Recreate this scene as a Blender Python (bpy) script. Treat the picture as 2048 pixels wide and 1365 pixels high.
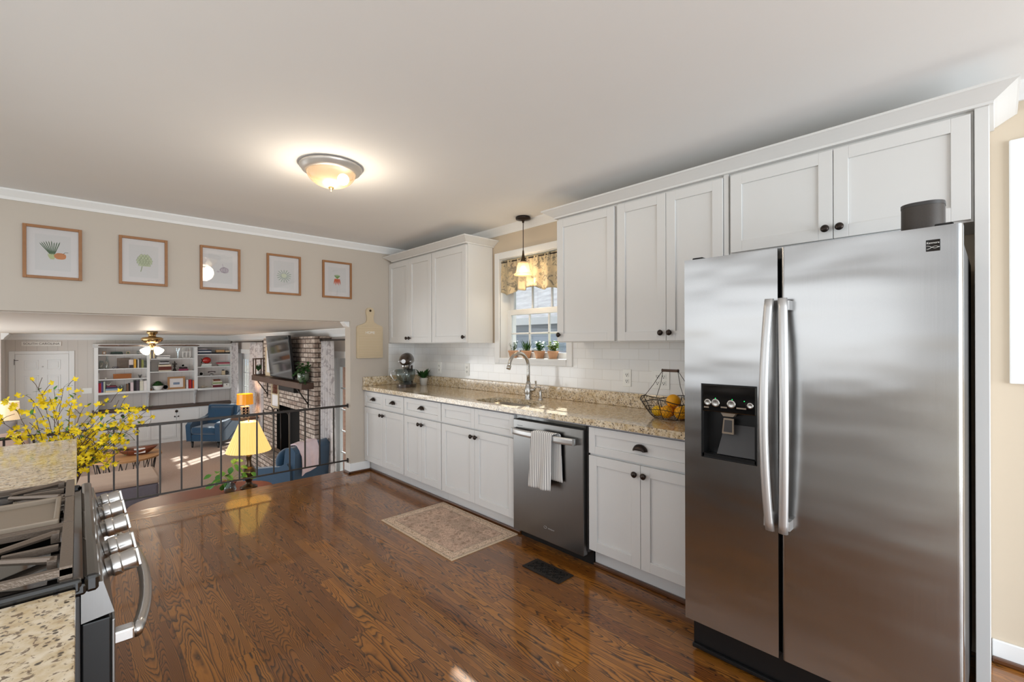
import bpy, bmesh, math, random
from mathutils import Vector, Matrix, Euler
random.seed(7)
for o in list(bpy.data.objects): bpy.data.objects.remove(o)
scene = bpy.context.scene
COL = scene.collection
R = math.radians
PI = math.pi

# ------------------------------------------------------------------ camera, world, sun, exposure
cam_d = bpy.data.cameras.new('camera')
cam = bpy.data.objects.new('camera', cam_d); COL.objects.link(cam)
cam_d.sensor_width = 36.0; cam_d.sensor_fit = 'HORIZONTAL'
cam_d.lens = 917.07 / 2048 * 36.0
cam_d.shift_y = (688.57 - 682.5) / 2048
cam_d.clip_start = 0.02; cam_d.clip_end = 200
cam.location = (0, 0, 1.3618)
psi = 0.758; roll = -0.0031
cam.rotation_euler = (Matrix.Rotation(-psi, 4, 'Z') @ Matrix.Rotation(PI/2, 4, 'X') @ Matrix.Rotation(-roll*-1, 4, 'Z')).to_euler()
scene.camera = cam
scene.view_settings.view_transform = 'Standard'
scene.view_settings.look = 'None'
scene.view_settings.exposure = 0.12
scene.view_settings.gamma = 1.0
scene.view_settings.use_curve_mapping = False
scene.cycles.use_denoising = True
scene.cycles.max_bounces = 10
scene.cycles.diffuse_bounces = 6
scene.cycles.glossy_bounces = 4
scene.cycles.transparent_max_bounces = 16
scene.cycles.caustics_reflective = False
scene.cycles.caustics_refractive = False
scene.cycles.sample_clamp_indirect = 6

world = bpy.data.worlds.new('sky'); scene.world = world
world.use_nodes = True
wn = world.node_tree; wn.nodes.clear()
w_out = wn.nodes.new('ShaderNodeOutputWorld'); w_bg = wn.nodes.new('ShaderNodeBackground')
w_bg.inputs['Color'].default_value = (0.88, 0.94, 1.0, 1); w_bg.inputs['Strength'].default_value = 1.15
wn.links.new(w_bg.outputs[0], w_out.inputs[0])

def light(name, kind, loc, energy, color=(1, 1, 1), size=0.1, direction=None, size_y=None, spread=None):
    d = bpy.data.lights.new(name, kind); d.energy = energy; d.color = color
    if kind == 'AREA':
        d.size = size
        if size_y: d.shape = 'RECTANGLE'; d.size_y = size_y
        if spread: d.spread = spread
    elif kind == 'SUN': d.angle = size
    else: d.shadow_soft_size = size
    o = bpy.data.objects.new(name, d); COL.objects.link(o); o.location = loc
    if direction is not None: o.rotation_euler = Vector(direction).to_track_quat('-Z', 'Y').to_euler()
    return o
light('sun', 'SUN', (8, 8, 6), 14.0, (1.0, 0.95, 0.86), R(0.8), (-1, -0.84, -0.86))
# fill lights added out of view to brighten the kitchen and the family room
light('fill_behind', 'AREA', (0.9, -3.6, 1.2), 205, (0.84, 0.93, 1.0), 3.4, (0.08, 1, 0.32), 2.0)
light('fill_left', 'AREA', (-1.0, 1.6, 1.6), 8, (0.95, 0.98, 1.0), 2.4, (1, 0.1, 0.15), 1.0)
light('fill_family', 'AREA', (-2.6, 9.0, 0.1), 125, (0.92, 0.97, 1.0), 5.0, (1, 0.0, 0.0), 1.6)

# ------------------------------------------------------------------ materials
class NT:
    def __init__(s, m):
        s.t = m.node_tree; s.n = s.t.nodes; s.l = s.t.links
    def new(s, t, **k):
        n = s.n.new(t)
        for a, b in k.items(): setattr(n, a, b)
        return n
    def link(s, a, b): s.l.new(a, b)
    def val(s, sock, v):
        if isinstance(v, (int, float)): sock.default_value = v
        elif isinstance(v, (tuple, list)):
            sock.default_value = tuple(v) if len(v) == len(sock.default_value) else tuple(v) + (1,)
        else: s.l.new(v, sock)
    def math(s, op, a, b=0.0, c=0.0):
        n = s.new('ShaderNodeMath', operation=op); s.val(n.inputs[0], a); s.val(n.inputs[1], b); s.val(n.inputs[2], c)
        return n.outputs[0]
    def mix(s, f, a, b, mode='MIX'):
        n = s.new('ShaderNodeMix', data_type='RGBA', blend_type=mode)
        s.val(n.inputs[0], f); s.val(n.inputs[6], a); s.val(n.inputs[7], b); return n.outputs[2]
    def ramp(s, f, stops, interp='LINEAR'):
        n = s.new('ShaderNodeValToRGB'); n.color_ramp.interpolation = interp
        e = n.color_ramp.elements
        while len(e) < len(stops): e.new(0.5)
        for i, (p, c) in enumerate(stops):
            e[i].position = p; e[i].color = tuple(c) + (1,) if len(c) == 3 else c
        s.val(n.inputs[0], f); return n.outputs[0]
    def noise(s, vec, scale, detail=2.0, rough=0.5, dist=0.0):
        n = s.new('ShaderNodeTexNoise'); s.val(n.inputs['Vector'], vec); n.inputs['Scale'].default_value = scale
        n.inputs['Detail'].default_value = detail; n.inputs['Roughness'].default_value = rough; n.inputs['Distortion'].default_value = dist
        return n.outputs[0]
    def voronoi(s, vec, scale, out=0, feature='F1'):
        n = s.new('ShaderNodeTexVoronoi', feature=feature); s.val(n.inputs['Vector'], vec); n.inputs['Scale'].default_value = scale
        return n.outputs[out]
    def pos(s):
        return s.new('ShaderNodeNewGeometry').outputs['Position']
    def obj(s):
        return s.new('ShaderNodeTexCoord').outputs['Object']
    def sep(s, v):
        n = s.new('ShaderNodeSeparateXYZ'); s.val(n.inputs[0], v); return n.outputs
    def comb(s, x, y, z):
        n = s.new('ShaderNodeCombineXYZ'); s.val(n.inputs[0], x); s.val(n.inputs[1], y); s.val(n.inputs[2], z); return n.outputs[0]
    def white(s, v):
        n = s.new('ShaderNodeTexWhiteNoise', noise_dimensions='3D'); s.val(n.inputs['Vector'], v); return n.outputs['Value'], n.outputs['Color']
    def bump(s, h, strength=0.3, dist=0.01):
        n = s.new('ShaderNodeBump'); n.inputs['Strength'].default_value = strength; n.inputs['Distance'].default_value = dist
        s.val(n.inputs['Height'], h); return n.outputs[0]

def srgb(r, g, b):
    f = lambda c: (c/255/12.92) if c/255 <= 0.04045 else ((c/255 + 0.055)/1.055)**2.4
    return (f(r), f(g), f(b))

def base(name):
    m = bpy.data.materials.new(name); m.use_nodes = True
    nt = NT(m); b = nt.n['Principled BSDF']
    return m, nt, b

def mat(name, rgb, rough=0.5, metal=0.0, vary=0.06, vscale=6.0, coat=0.0, spec=0.5, bump=0.0, bscale=80, emit=None, estr=0.0, alpha=1.0, trans=0.0, sheen=0.0, ior=1.45):
    m, nt, b = base(name)
    c = srgb(*rgb)
    n = nt.noise(nt.obj(), vscale, 3.0)
    dark = tuple(max(0, x*(1-vary)) for x in c); lite = tuple(min(1, x*(1+vary)) for x in c)
    nt.val(b.inputs['Base Color'], nt.mix(n, dark, lite))
    b.inputs['Roughness'].default_value = rough; b.inputs['Metallic'].default_value = metal
    b.inputs['Specular IOR Level'].default_value = spec
    b.inputs['Coat Weight'].default_value = coat; b.inputs['Coat Roughness'].default_value = 0.08
    b.inputs['Transmission Weight'].default_value = trans; b.inputs['IOR'].default_value = ior
    b.inputs['Alpha'].default_value = alpha; b.inputs['Sheen Weight'].default_value = sheen
    if emit: b.inputs['Emission Color'].default_value = tuple(srgb(*emit)) + (1,); b.inputs['Emission Strength'].default_value = estr
    if bump:
        nt.val(b.inputs['Normal'], nt.bump(nt.noise(nt.obj(), bscale, 3.0), bump, 0.004))
    return m

M = {}
M['white'] = mat('cabinet_white', (218, 218, 217), 0.38, vary=0.01)
M['trim'] = mat('trim_white', (233, 234, 234), 0.4, vary=0.01)
M['ceiling'] = mat('ceiling_paint', (240, 240, 240), 0.9, vary=0.01)
M['wall'] = mat('wall_beige', (193, 184, 173), 0.85, vary=0.015, vscale=2)
M['wall_warm'] = mat('wall_cream', (206, 192, 172), 0.85, vary=0.015, vscale=2)
M['ceil_low'] = mat('family_ceiling', (222, 216, 208), 0.45, vary=0.02)
M['bronze'] = mat('dark_bronze', (58, 50, 46), 0.35, 0.8)
M['nickel'] = mat('brushed_nickel', (190, 186, 180), 0.26, 1.0)
M['ring_nickel'] = mat('satin_ring', (196, 192, 188), 0.42, 0.7)
M['chrome'] = mat('polished_metal', (196, 194, 192), 0.24, 1.0)
M['iron'] = mat('wrought_iron', (52, 46, 42), 0.45, 0.5)
M['black'] = mat('black_plastic', (18, 18, 19), 0.3)
M['blackgloss'] = mat('black_gloss', (8, 8, 9), 0.06, coat=0.5)
M['castiron'] = mat('cast_iron', (112, 98, 86), 0.38, 0.35, bump=0.2, bscale=260)
M['grayplate'] = mat('griddle_plate', (140, 126, 110), 0.42, 0.3, bump=0.05)
M['charcoal'] = mat('charcoal_plastic', (62, 60, 60), 0.45)
M['terracotta'] = mat('terracotta', (204, 158, 124), 0.85, vary=0.15, vscale=30)
M['soil'] = mat('soil', (50, 38, 30), 0.95, vary=0.3, vscale=60)
M['ceramic'] = mat('white_ceramic', (232, 230, 226), 0.25)
M['leaf_dark'] = mat('leaf_dark_green', (48, 84, 40), 0.5, vary=0.35, vscale=20)
M['leaf_mid'] = mat('leaf_green', (72, 130, 48), 0.5, vary=0.3, vscale=20)
M['leaf_lime'] = mat('leaf_lime', (150, 178, 60), 0.5, vary=0.25, vscale=20)
M['leaf_gray'] = mat('leaf_graygreen', (98, 108, 88), 0.6, vary=0.35, vscale=20)
M['yellow'] = mat('blossom_yellow', (244, 206, 22), 0.55, vary=0.25, vscale=25)
M['twig'] = mat('twig_brown', (84, 62, 46), 0.8)
M['frame_wood'] = mat('frame_walnut', (150, 104, 64), 0.5, vary=0.25, vscale=18)
M['mat_white'] = mat('picture_mat', (226, 222, 222), 0.6, vary=0.01)
M['paper'] = mat('art_paper', (218, 216, 216), 0.6, vary=0.01)
M['pine'] = mat('pale_wood', (204, 186, 156), 0.6, vary=0.12, vscale=8)
M['darkwood'] = mat('dark_wood', (84, 62, 50), 0.5, vary=0.25, vscale=9)
M['oakwood'] = mat('warm_oak', (172, 128, 84), 0.45, vary=0.2, vscale=9)
M['redwood'] = mat('red_brown_wood', (116, 62, 40), 0.35, vary=0.2, vscale=7)
M['brass'] = mat('antique_brass', (170, 140, 96), 0.25, 1.0)
M['agedbronze'] = mat('aged_bronze', (78, 62, 44), 0.3, 0.75, vary=0.4, vscale=14)
M['teal'] = mat('teal_velvet', (18, 62, 92), 0.8, vary=0.2, vscale=5, sheen=0.5)
M['pillow_gray'] = mat('gray_knit', (150, 144, 144), 0.9, vary=0.15, vscale=14, bump=0.3, bscale=60)
M['pillow_pink'] = mat('blush_pillow', (190, 164, 152), 0.9, vary=0.15, vscale=14, bump=0.3, bscale=60)
M['throw'] = mat('blush_throw', (228, 208, 214), 0.9, vary=0.12, vscale=12)
M['bench_top'] = mat('beige_upholstery', (182, 160, 144), 0.9, vary=0.08)
M['bench_side'] = mat('slate_upholstery', (112, 108, 118), 0.9, vary=0.12, vscale=30)
M['orange'] = mat('orange_peel', (240, 168, 20), 0.45, vary=0.12, vscale=12, bump=0.25, bscale=160)
M['lemon'] = mat('lemon_peel', (246, 196, 32), 0.45, vary=0.1, vscale=12, bump=0.2, bscale=160)
M['sheetrock_gray'] = mat('panelling', (206, 200, 194), 0.7, vary=0.02)
M['red_glaze'] = mat('red_glaze', (176, 38, 30), 0.15, coat=0.6)
M['tv_case'] = mat('tv_casing', (22, 22, 24), 0.35)
M['screen'] = mat('tv_screen', (34, 36, 38), 0.06, 0.0, coat=1.0, spec=1.0)
M['outlet'] = mat('outlet_white', (236, 236, 232), 0.35, vary=0.01)
M['slot'] = mat('outlet_slot', (60, 58, 54), 0.6)
M['lining'] = mat('rail_gray', (150, 150, 156), 0.6)
M['mixer'] = mat('mixer_espresso', (66, 54, 46), 0.28, 0.45, coat=0.6)
M['sonos'] = mat('speaker_charcoal', (64, 58, 54), 0.5, vary=0.2, vscale=200)
M['sofa'] = mat('sofa_gray', (168, 164, 166), 0.9, vary=0.1, vscale=10)
M['firebox'] = mat('soot_black', (20, 17, 15), 0.9)
M['siding_trim'] = mat('exterior_trim', (225, 228, 232), 0.6, vary=0.02)

def glassy(name, tint=(235, 240, 240), mixf=0.12, rough=0.02):
    m, nt, b = base(name)
    out = [n for n in nt.n if n.type == 'OUTPUT_MATERIAL'][0]
    g = nt.new('ShaderNodeBsdfGlossy'); g.inputs['Roughness'].default_value = rough; nt.val(g.inputs['Color'], (1, 1, 1))
    t = nt.new('ShaderNodeBsdfTransparent'); c = srgb(*tint)
    nt.val(t.inputs['Color'], nt.mix(nt.noise(nt.obj(), 4), tuple(x*0.99 for x in c), c))
    f = nt.new('ShaderNodeLayerWeight'); f.inputs[0].default_value = 0.5
    mx = nt.new('ShaderNodeMixShader'); nt.val(mx.inputs[0], nt.math('ADD', nt.math('MULTIPLY', nt.math('POWER', f.outputs[1], 4.0), 0.8), mixf+0.03))
    nt.link(t.outputs[0], mx.inputs[1]); nt.link(g.outputs[0], mx.inputs[2]); nt.link(mx.outputs[0], out.inputs[0])
    return m
M['glass'] = glassy('clear_glass', (225, 232, 232), mixf=0.03, rough=0.05)
M['pane'] = glassy('window_glass', (244, 248, 250), 0.03)
M['picglass'] = glassy('picture_glass', (250, 250, 250), 0.0)

def emissive(name, rgb, strength, glow_transp=0.0, vary=0.1):
    m, nt, b = base(name)
    out = [n for n in nt.n if n.type == 'OUTPUT_MATERIAL'][0]
    e = nt.new('ShaderNodeEmission'); c = srgb(*rgb)
    nt.val(e.inputs[0], nt.mix(nt.noise(nt.obj(), 6), tuple(x*(1-vary) for x in c), c)); e.inputs[1].default_value = strength
    d = nt.new('ShaderNodeBsdfPrincipled'); d.inputs['Base Color'].default_value = tuple(x*0.55 for x in c) + (1,); d.inputs['Roughness'].default_value = 0.25
    a = nt.new('ShaderNodeAddShader'); nt.link(e.outputs[0], a.inputs[0]); nt.link(d.outputs[0], a.inputs[1])
    if glow_transp > 0:
        t = nt.new('ShaderNodeBsdfTransparent'); mx = nt.new('ShaderNodeMixShader'); mx.inputs[0].default_value = glow_transp
        nt.link(a.outputs[0], mx.inputs[1]); nt.link(t.outputs[0], mx.inputs[2]); nt.link(mx.outputs[0], out.inputs[0])
    else: nt.link(a.outputs[0], out.inputs[0])
    return m
M['bulb'] = emissive('lit_bulb', (255, 236, 200), 9.0)
M['bowl_glass'] = emissive('frosted_bowl', (255, 208, 150), 0.35, 0.45)
M['bell_glass'] = emissive('frosted_bell', (255, 214, 160), 0.55, 0.35)
M['fan_glass'] = emissive('fan_glass_shade', (255, 240, 220), 4.0)
M['shade_yellow'] = emissive('cream_lampshade_lit', (255, 212, 124), 0.8, 0.0, 0.15)
M['shade_in'] = emissive('lampshade_lining', (255, 236, 190), 1.1)
M['shade_orange'] = emissive('amber_lampshade_lit', (250, 158, 30), 0.55, 0.0, 0.2)
M['shade_white'] = emissive('linen_lampshade_lit', (255, 222, 176), 0.62, 0.0, 0.1)
M['led'] = emissive('green_indicator', (40, 255, 120), 2.0)

# --- oak strip floor: strips run along Y
def oak_floor(name, strip=0.083, along='Y'):
    m, nt, b = base(name)
    x, y, z = nt.sep(nt.pos())
    if along == 'X': x, y = y, x
    col = nt.math('FLOOR', nt.math('DIVIDE', x, strip))
    fx = nt.math('FRACT', nt.math('DIVIDE', x, strip))
    rv, _ = nt.white(nt.comb(col, 3.1, 7.7))
    yl = nt.math('ADD', nt.math('DIVIDE', y, 0.95), nt.math('MULTIPLY', rv, 13.0))
    row = nt.math('FLOOR', yl); fy = nt.math('FRACT', yl)
    pid, pcol = nt.white(nt.comb(col, row, 1.0))
    pid2, _ = nt.white(nt.comb(col, row, 9.0))
    off = nt.math('MULTIPLY', pid, 40.0)
    wob = nt.noise(nt.comb(nt.math('MULTIPLY', x, 30), nt.math('ADD', nt.math('MULTIPLY', y, 14.0), off), off), 1.0, 2.0, 0.5)
    v = nt.comb(nt.math('ADD', nt.math('MULTIPLY', x, 13.0), nt.math('MULTIPLY', wob, 0.16)), nt.math('ADD', nt.math('MULTIPLY', y, 0.85), off), off)
    n = nt.noise(v, 1.0, 1.0, 0.4, 0.0)
    n = nt.math('ADD', n, nt.math('MULTIPLY', wob, 0.035))
    freq = nt.math('ADD', 22.0, nt.math('MULTIPLY', pid2, 26.0))
    ring = nt.math('FRACT', nt.math('MULTIPLY', n, freq))
    lines = nt.ramp(ring, [(0.0, (0.9, 0.9, 0.9)), (0.10, (0.1, 0.1, 0.1)), (0.45, (0.0, 0.0, 0.0)), (0.80, (0.55, 0.55, 0.55)), (0.97, (1, 1, 1))])
    fine = nt.noise(nt.comb(nt.math('MULTIPLY', x, 420), nt.math('MULTIPLY', y, 9), off), 1.0, 3.0, 0.6)
    patch = nt.noise(nt.comb(nt.math('MULTIPLY', x, 5), nt.math('MULTIPLY', y, 2), off), 1.0, 2.0)
    lite = nt.mix(pid2, srgb(178, 114, 42), srgb(130, 76, 28))
    lite = nt.mix(nt.math('MULTIPLY', pid, 0.4), lite, srgb(186, 124, 44))
    lite = nt.mix(nt.math('MULTIPLY', nt.math('MULTIPLY', fine, patch), 0.9), lite, srgb(70, 34, 12))
    dark = srgb(36, 17, 8)
    c = nt.mix(nt.math('MULTIPLY', lines, nt.math('ADD', 0.62, nt.math('MULTIPLY', patch, 0.6))), lite, dark)
    ex = nt.math('LESS_THAN', nt.math('MINIMUM', fx, nt.math('SUBTRACT', 1.0, fx)), 0.012)
    ey = nt.math('LESS_THAN', nt.math('MINIMUM', fy, nt.math('SUBTRACT', 1.0, fy)), 0.0016)
    edge = nt.math('MAXIMUM', ex, ey)
    c = nt.mix(nt.math('MULTIPLY', edge, 0.55), c, srgb(40, 22, 12))
    nt.val(b.inputs['Base Color'], c)
    b.inputs['Roughness'].default_value = 0.32
    b.inputs['Specular IOR Level'].default_value = 0.25; b.inputs['Coat Weight'].default_value = 0.8; b.inputs['Coat Roughness'].default_value = 0.07; b.inputs['Coat IOR'].default_value = 1.5
    soft = nt.noise(nt.comb(nt.math('MULTIPLY', x, 10), nt.math('MULTIPLY', y, 4), 0.0), 1.0, 2.0)
    h = nt.math('SUBTRACT', nt.math('MULTIPLY', soft, 0.25), nt.math('ADD', nt.math('MULTIPLY', lines, 0.06), nt.math('MULTIPLY', edge, 0.3)))
    nb = nt.bump(h, 0.22, 0.004)
    nt.val(b.inputs['Normal'], nb); nt.val(b.inputs['Coat Normal'], nb)
    return m
M['floor'] = oak_floor('oak_strip_floor')
M['floor_x'] = oak_floor('oak_edge_board', 0.12, 'X')
def plain_oak():
    m, nt, b = base('dark_oak_trim')
    n = nt.noise(nt.obj(), 14, 3)
    nt.val(b.inputs['Base Color'], nt.mix(n, srgb(104, 62, 30), srgb(58, 34, 18)))
    b.inputs['Roughness'].default_value = 0.3; b.inputs['Coat Weight'].default_value = 0.4
    return m
M['oak_trim'] = plain_oak()

def granite():
    m, nt, b = base('beige_granite')
    p = nt.pos()
    n1 = nt.noise(p, 34, 4, 0.6); n2 = nt.noise(p, 90, 3, 0.6, 0.6); n3 = nt.noise(p, 13, 3, 0.5)
    c = nt.ramp(n1, [(0.3, srgb(172, 144, 106)), (0.45, srgb(208, 188, 154)), (0.62, srgb(228, 214, 190))])
    c = nt.mix(nt.ramp(n3, [(0.5, (0, 0, 0)), (0.7, (0.45, 0.45, 0.45))]), c, srgb(196, 166, 112))
    sp = nt.ramp(n2, [(0.56, (0, 0, 0)), (0.62, (1, 1, 1))])
    c = nt.mix(nt.math('MULTIPLY', sp, 0.85), c, srgb(92, 70, 52))
    v = nt.voronoi(p, 75); cell = nt.ramp(v, [(0.22, (1, 1, 1)), (0.32, (0, 0, 0))])
    gate = nt.ramp(nt.noise(p, 22, 2), [(0.46, (0, 0, 0)), (0.52, (1, 1, 1))])
    c = nt.mix(nt.math('MULTIPLY', nt.math('MULTIPLY', cell, gate), 0.9), c, srgb(52, 40, 34))
    nt.val(b.inputs['Base Color'], c); b.inputs['Roughness'].default_value = 0.16
    b.inputs['Coat Weight'].default_value = 0.5; b.inputs['Coat Roughness'].default_value = 0.06
    return m
M['granite'] = granite()

def subway(name, axes='YZ'):
    m, nt, b = base(name)
    x, y, z = nt.sep(nt.pos())
    u = y if axes == 'YZ' else x
    br = nt.new('ShaderNodeTexBrick'); br.offset = 0.5
    nt.link(nt.comb(nt.math('ADD', u, 10.02), nt.math('SUBTRACT', z, 1.0155 - 0.0776 * 4), 0.0), br.inputs['Vector'])
    br.inputs['Scale'].default_value = 1.0; br.inputs['Mortar Size'].default_value = 0.0012; br.inputs['Mortar Smooth'].default_value = 0.3
    br.inputs['Brick Width'].default_value = 0.1545; br.inputs['Row Height'].default_value = 0.0776
    nt.val(br.inputs['Color1'], srgb(234, 234, 233)); nt.val(br.inputs['Color2'], srgb(229, 229, 229)); nt.val(br.inputs['Mortar'], srgb(208, 206, 202))
    nt.link(br.outputs['Color'], b.inputs['Base Color'])
    b.inputs['Roughness'].default_value = 0.12
    nt.val(b.inputs['Normal'], nt.bump(nt.math('SUBTRACT', nt.math('MULTIPLY', nt.noise(nt.pos(), 14, 1), 0.25), br.outputs['Fac']), 0.35, 0.002))
    return m
M['tile'] = subway('subway_tile'); M['tile_x'] = subway('subway_tile_side', 'XZ')

def steel(name, rgb=(176, 174, 172), rough=0.24, wave=0.0, metal=1.0):
    m, nt, b = base(name)
    x, y, z = nt.sep(nt.pos())
    br = nt.noise(nt.comb(nt.math('MULTIPLY', x, 700), nt.math('MULTIPLY', y, 700), nt.math('MULTIPLY', z, 3)), 1.0, 2.0)
    c = srgb(*rgb)
    nt.val(b.inputs['Base Color'], nt.mix(br, tuple(k*0.95 for k in c), tuple(min(1, k*1.05) for k in c)))
    b.inputs['Metallic'].default_value = metal
    nt.val(b.inputs['Roughness'], nt.math('ADD', rough - 0.03, nt.math('MULTIPLY', br, 0.06)))
    if wave:
        w = nt.noise(nt.comb(nt.math('MULTIPLY', x, 2), nt.math('MULTIPLY', y, 1.4), nt.math('MULTIPLY', z, 4.0)), 1.0, 2.0)
        nt.val(b.inputs['Normal'], nt.bump(w, wave, 0.03))
    return m
M['steel_fridge'] = steel('fridge_steel', (170, 169, 168), 0.24, 0.35)
M['steel'] = steel('appliance_steel', (134, 133, 132), 0.3)
M['steel_bright'] = steel('handle_steel', (208, 208, 208), 0.38, 0, 0.75)
M['steel_sink'] = steel('sink_steel', (196, 192, 186), 0.3)

def brick(name):
    m, nt, b = base(name)
    x, y, z = nt.sep(nt.pos())
    br = nt.new('ShaderNodeTexBrick'); br.offset = 0.5
    nt.link(nt.comb(nt.math('ADD', nt.math('ADD', y, x), 5), nt.math('ADD', z, 3), 0.0), br.inputs['Vector'])
    br.inputs['Scale'].default_value = 1.0; br.inputs['Mortar Size'].default_value = 0.009; br.inputs['Mortar Smooth'].default_value = 0.2
    br.inputs['Brick Width'].default_value = 0.205; br.inputs['Row Height'].default_value = 0.073
    br.inputs['Bias'].default_value = -0.2
    nt.val(br.inputs['Color1'], srgb(208, 194, 182)); nt.val(br.inputs['Color2'], srgb(140, 120, 108)); nt.val(br.inputs['Mortar'], srgb(84, 74, 68))
    mott = nt.noise(nt.pos(), 22, 4)
    nt.val(b.inputs['Base Color'], nt.mix(nt.ramp(mott, [(0.36, (0.6, 0.6, 0.6)), (0.56, (0, 0, 0))]), br.outputs['Color'], srgb(120, 94, 80)))
    b.inputs['Roughness'].default_value = 0.9
    nt.val(b.inputs['Normal'], nt.bump(nt.math('MULTIPLY', br.outputs['Fac'], -1.0), 0.8, 0.01))
    return m
M['brick'] = brick('whitewashed_brick')
M['brick_red'] = mat('exterior_brick', (150, 108, 88), 0.9, vary=0.4, vscale=14)

def carpet():
    m, nt, b = base('taupe_carpet')
    n = nt.noise(nt.pos(), 60, 4, 0.7); n2 = nt.noise(nt.pos(), 3, 3)
    c = nt.mix(n, srgb(150, 128, 116), srgb(204, 186, 174)); c = nt.mix(nt.math('MULTIPLY', n2, 0.3), c, srgb(170, 150, 140))
    nt.val(b.inputs['Base Color'], c); b.inputs['Roughness'].default_value = 0.95
    nt.val(b.inputs['Normal'], nt.bump(n, 0.6, 0.01)); return m
M['carpet'] = carpet()

def rug_mat(x0, x1, y0, y1):
    m, nt, b = base('faded_oriental_rug')
    x, y, z = nt.sep(nt.pos())
    ex = nt.math('MINIMUM', nt.math('SUBTRACT', x, x0), nt.math('SUBTRACT', x1, x))
    ey = nt.math('MINIMUM', nt.math('SUBTRACT', y, y0), nt.math('SUBTRACT', y1, y))
    e = nt.math('MINIMUM', ex, ey)
    p = nt.pos()
    orn = nt.ramp(nt.math('SINE', nt.math('MULTIPLY', nt.noise(p, 26, 2, 0.5, 1.2), 34)), [(0.30, (0, 0, 0)), (0.75, (1, 1, 1))])
    vor = nt.ramp(nt.voronoi(p, 17), [(0.18, (1, 1, 1)), (0.34, (0, 0, 0))])
    big = nt.ramp(nt.noise(p, 7, 2), [(0.42, (0, 0, 0)), (0.6, (1, 1, 1))])
    tan = nt.mix(orn, srgb(206, 176, 156), srgb(160, 136, 118))
    tan = nt.mix(nt.math('MULTIPLY', vor, 0.6), tan, srgb(132, 104, 84))
    tan = nt.mix(nt.math('MULTIPLY', big, 0.35), tan, srgb(128, 116, 100))
    bord = nt.mix(orn, srgb(216, 192, 170), srgb(166, 142, 120))
    inb = nt.math('LESS_THAN', e, 0.075)
    c = nt.mix(inb, tan, bord)
    l1 = nt.math('LESS_THAN', nt.math('ABSOLUTE', nt.math('SUBTRACT', e, 0.075)), 0.003)
    l2 = nt.math('LESS_THAN', nt.math('ABSOLUTE', nt.math('SUBTRACT', e, 0.018)), 0.0035)
    c = nt.mix(nt.math('MULTIPLY', nt.math('MAXIMUM', l1, l2), 0.6), c, srgb(134, 128, 116))
    c = nt.mix(nt.math('LESS_THAN', e, 0.006), c, srgb(206, 184, 156))
    nt.val(b.inputs['Base Color'], c); b.inputs['Roughness'].default_value = 0.95
    nt.val(b.inputs['Normal'], nt.bump(nt.noise(p, 300, 2), 0.4, 0.003)); return m

def stripes(name, axis, freq, ca, cb, width=0.5, useobj=False):
    m, nt, b = base(name)
    s = nt.sep(nt.obj() if useobj else nt.pos())[axis]
    f = nt.math('GREATER_THAN', nt.math('FRACT', nt.math('MULTIPLY', s, freq)), width)
    nt.val(b.inputs['Base Color'], nt.mix(f, ca, cb)); b.inputs['Roughness'].default_value = 0.85
    return m
M['towel'] = stripes('striped_cotton', 1, 62, srgb(232, 230, 226), srgb(158, 156, 156), 0.55)
M['letterboard'] = stripes('grooved_board', 2, 58, srgb(210, 192, 162), srgb(184, 162, 130), 0.82)

def fabric(name, a, bcol, ccol, scale):
    m, nt, b = base(name)
    p = nt.obj()
    n = nt.ramp(nt.math('SINE', nt.math('MULTIPLY', nt.noise(p, scale, 3, 0.5, 0.8), 24)), [(0.35, (0, 0, 0)), (0.8, (1, 1, 1))])
    n2 = nt.ramp(nt.noise(p, scale*0.7, 2), [(0.45, (0, 0, 0)), (0.6, (1, 1, 1))])
    c = nt.mix(n, srgb(*a), srgb(*bcol)); c = nt.mix(nt.math('MULTIPLY', n2, 0.5), c, srgb(*ccol))
    nt.val(b.inputs['Base Color'], c); b.inputs['Roughness'].default_value = 0.9
    out = [q for q in nt.n if q.type == 'OUTPUT_MATERIAL'][0]
    t = nt.new('ShaderNodeBsdfTranslucent'); nt.val(t.inputs[0], c)
    mx = nt.new('ShaderNodeMixShader'); mx.inputs[0].default_value = 0.3
    nt.link(b.outputs[0], mx.inputs[1]); nt.link(t.outputs[0], mx.inputs[2]); nt.link(mx.outputs[0], out.inputs[0])
    return m
M['curtain'] = fabric('floral_curtain', (220, 216, 216), (184, 178, 180), (232, 230, 232), 7)
M['valance'] = fabric('floral_valance', (220, 206, 176), (156, 148, 132), (240, 222, 184), 16)

def roofing():
    m, nt, b = base('asphalt_shingles')
    x, y, z = nt.sep(nt.pos())
    n = nt.noise(nt.comb(nt.math('MULTIPLY', y, 3), nt.math('MULTIPLY', x, 9), z), 1.0, 4)
    nt.val(b.inputs['Base Color'], nt.mix(n, srgb(110, 108, 112), srgb(206, 204, 210))); b.inputs['Roughness'].default_value = 0.9; return m
M['shingle'] = roofing()
M['siding'] = stripes('gray_blue_siding', 2, 7, srgb(170, 184, 202), srgb(138, 152, 172), 0.93)
M['gray_ground'] = mat('gray_ground', (150, 146, 138), 0.95, vary=0.4, vscale=5)  # ground colour grayed so no green bounces into the kitchen
M['panel_wall'] = stripes('grooved_panelling', 0, 6.5, srgb(208, 202, 196), srgb(184, 178, 172), 0.965)
M['backpanel'] = stripes('bookcase_back', 0, 6.5, srgb(214, 208, 204), srgb(190, 184, 180), 0.965)

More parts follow.
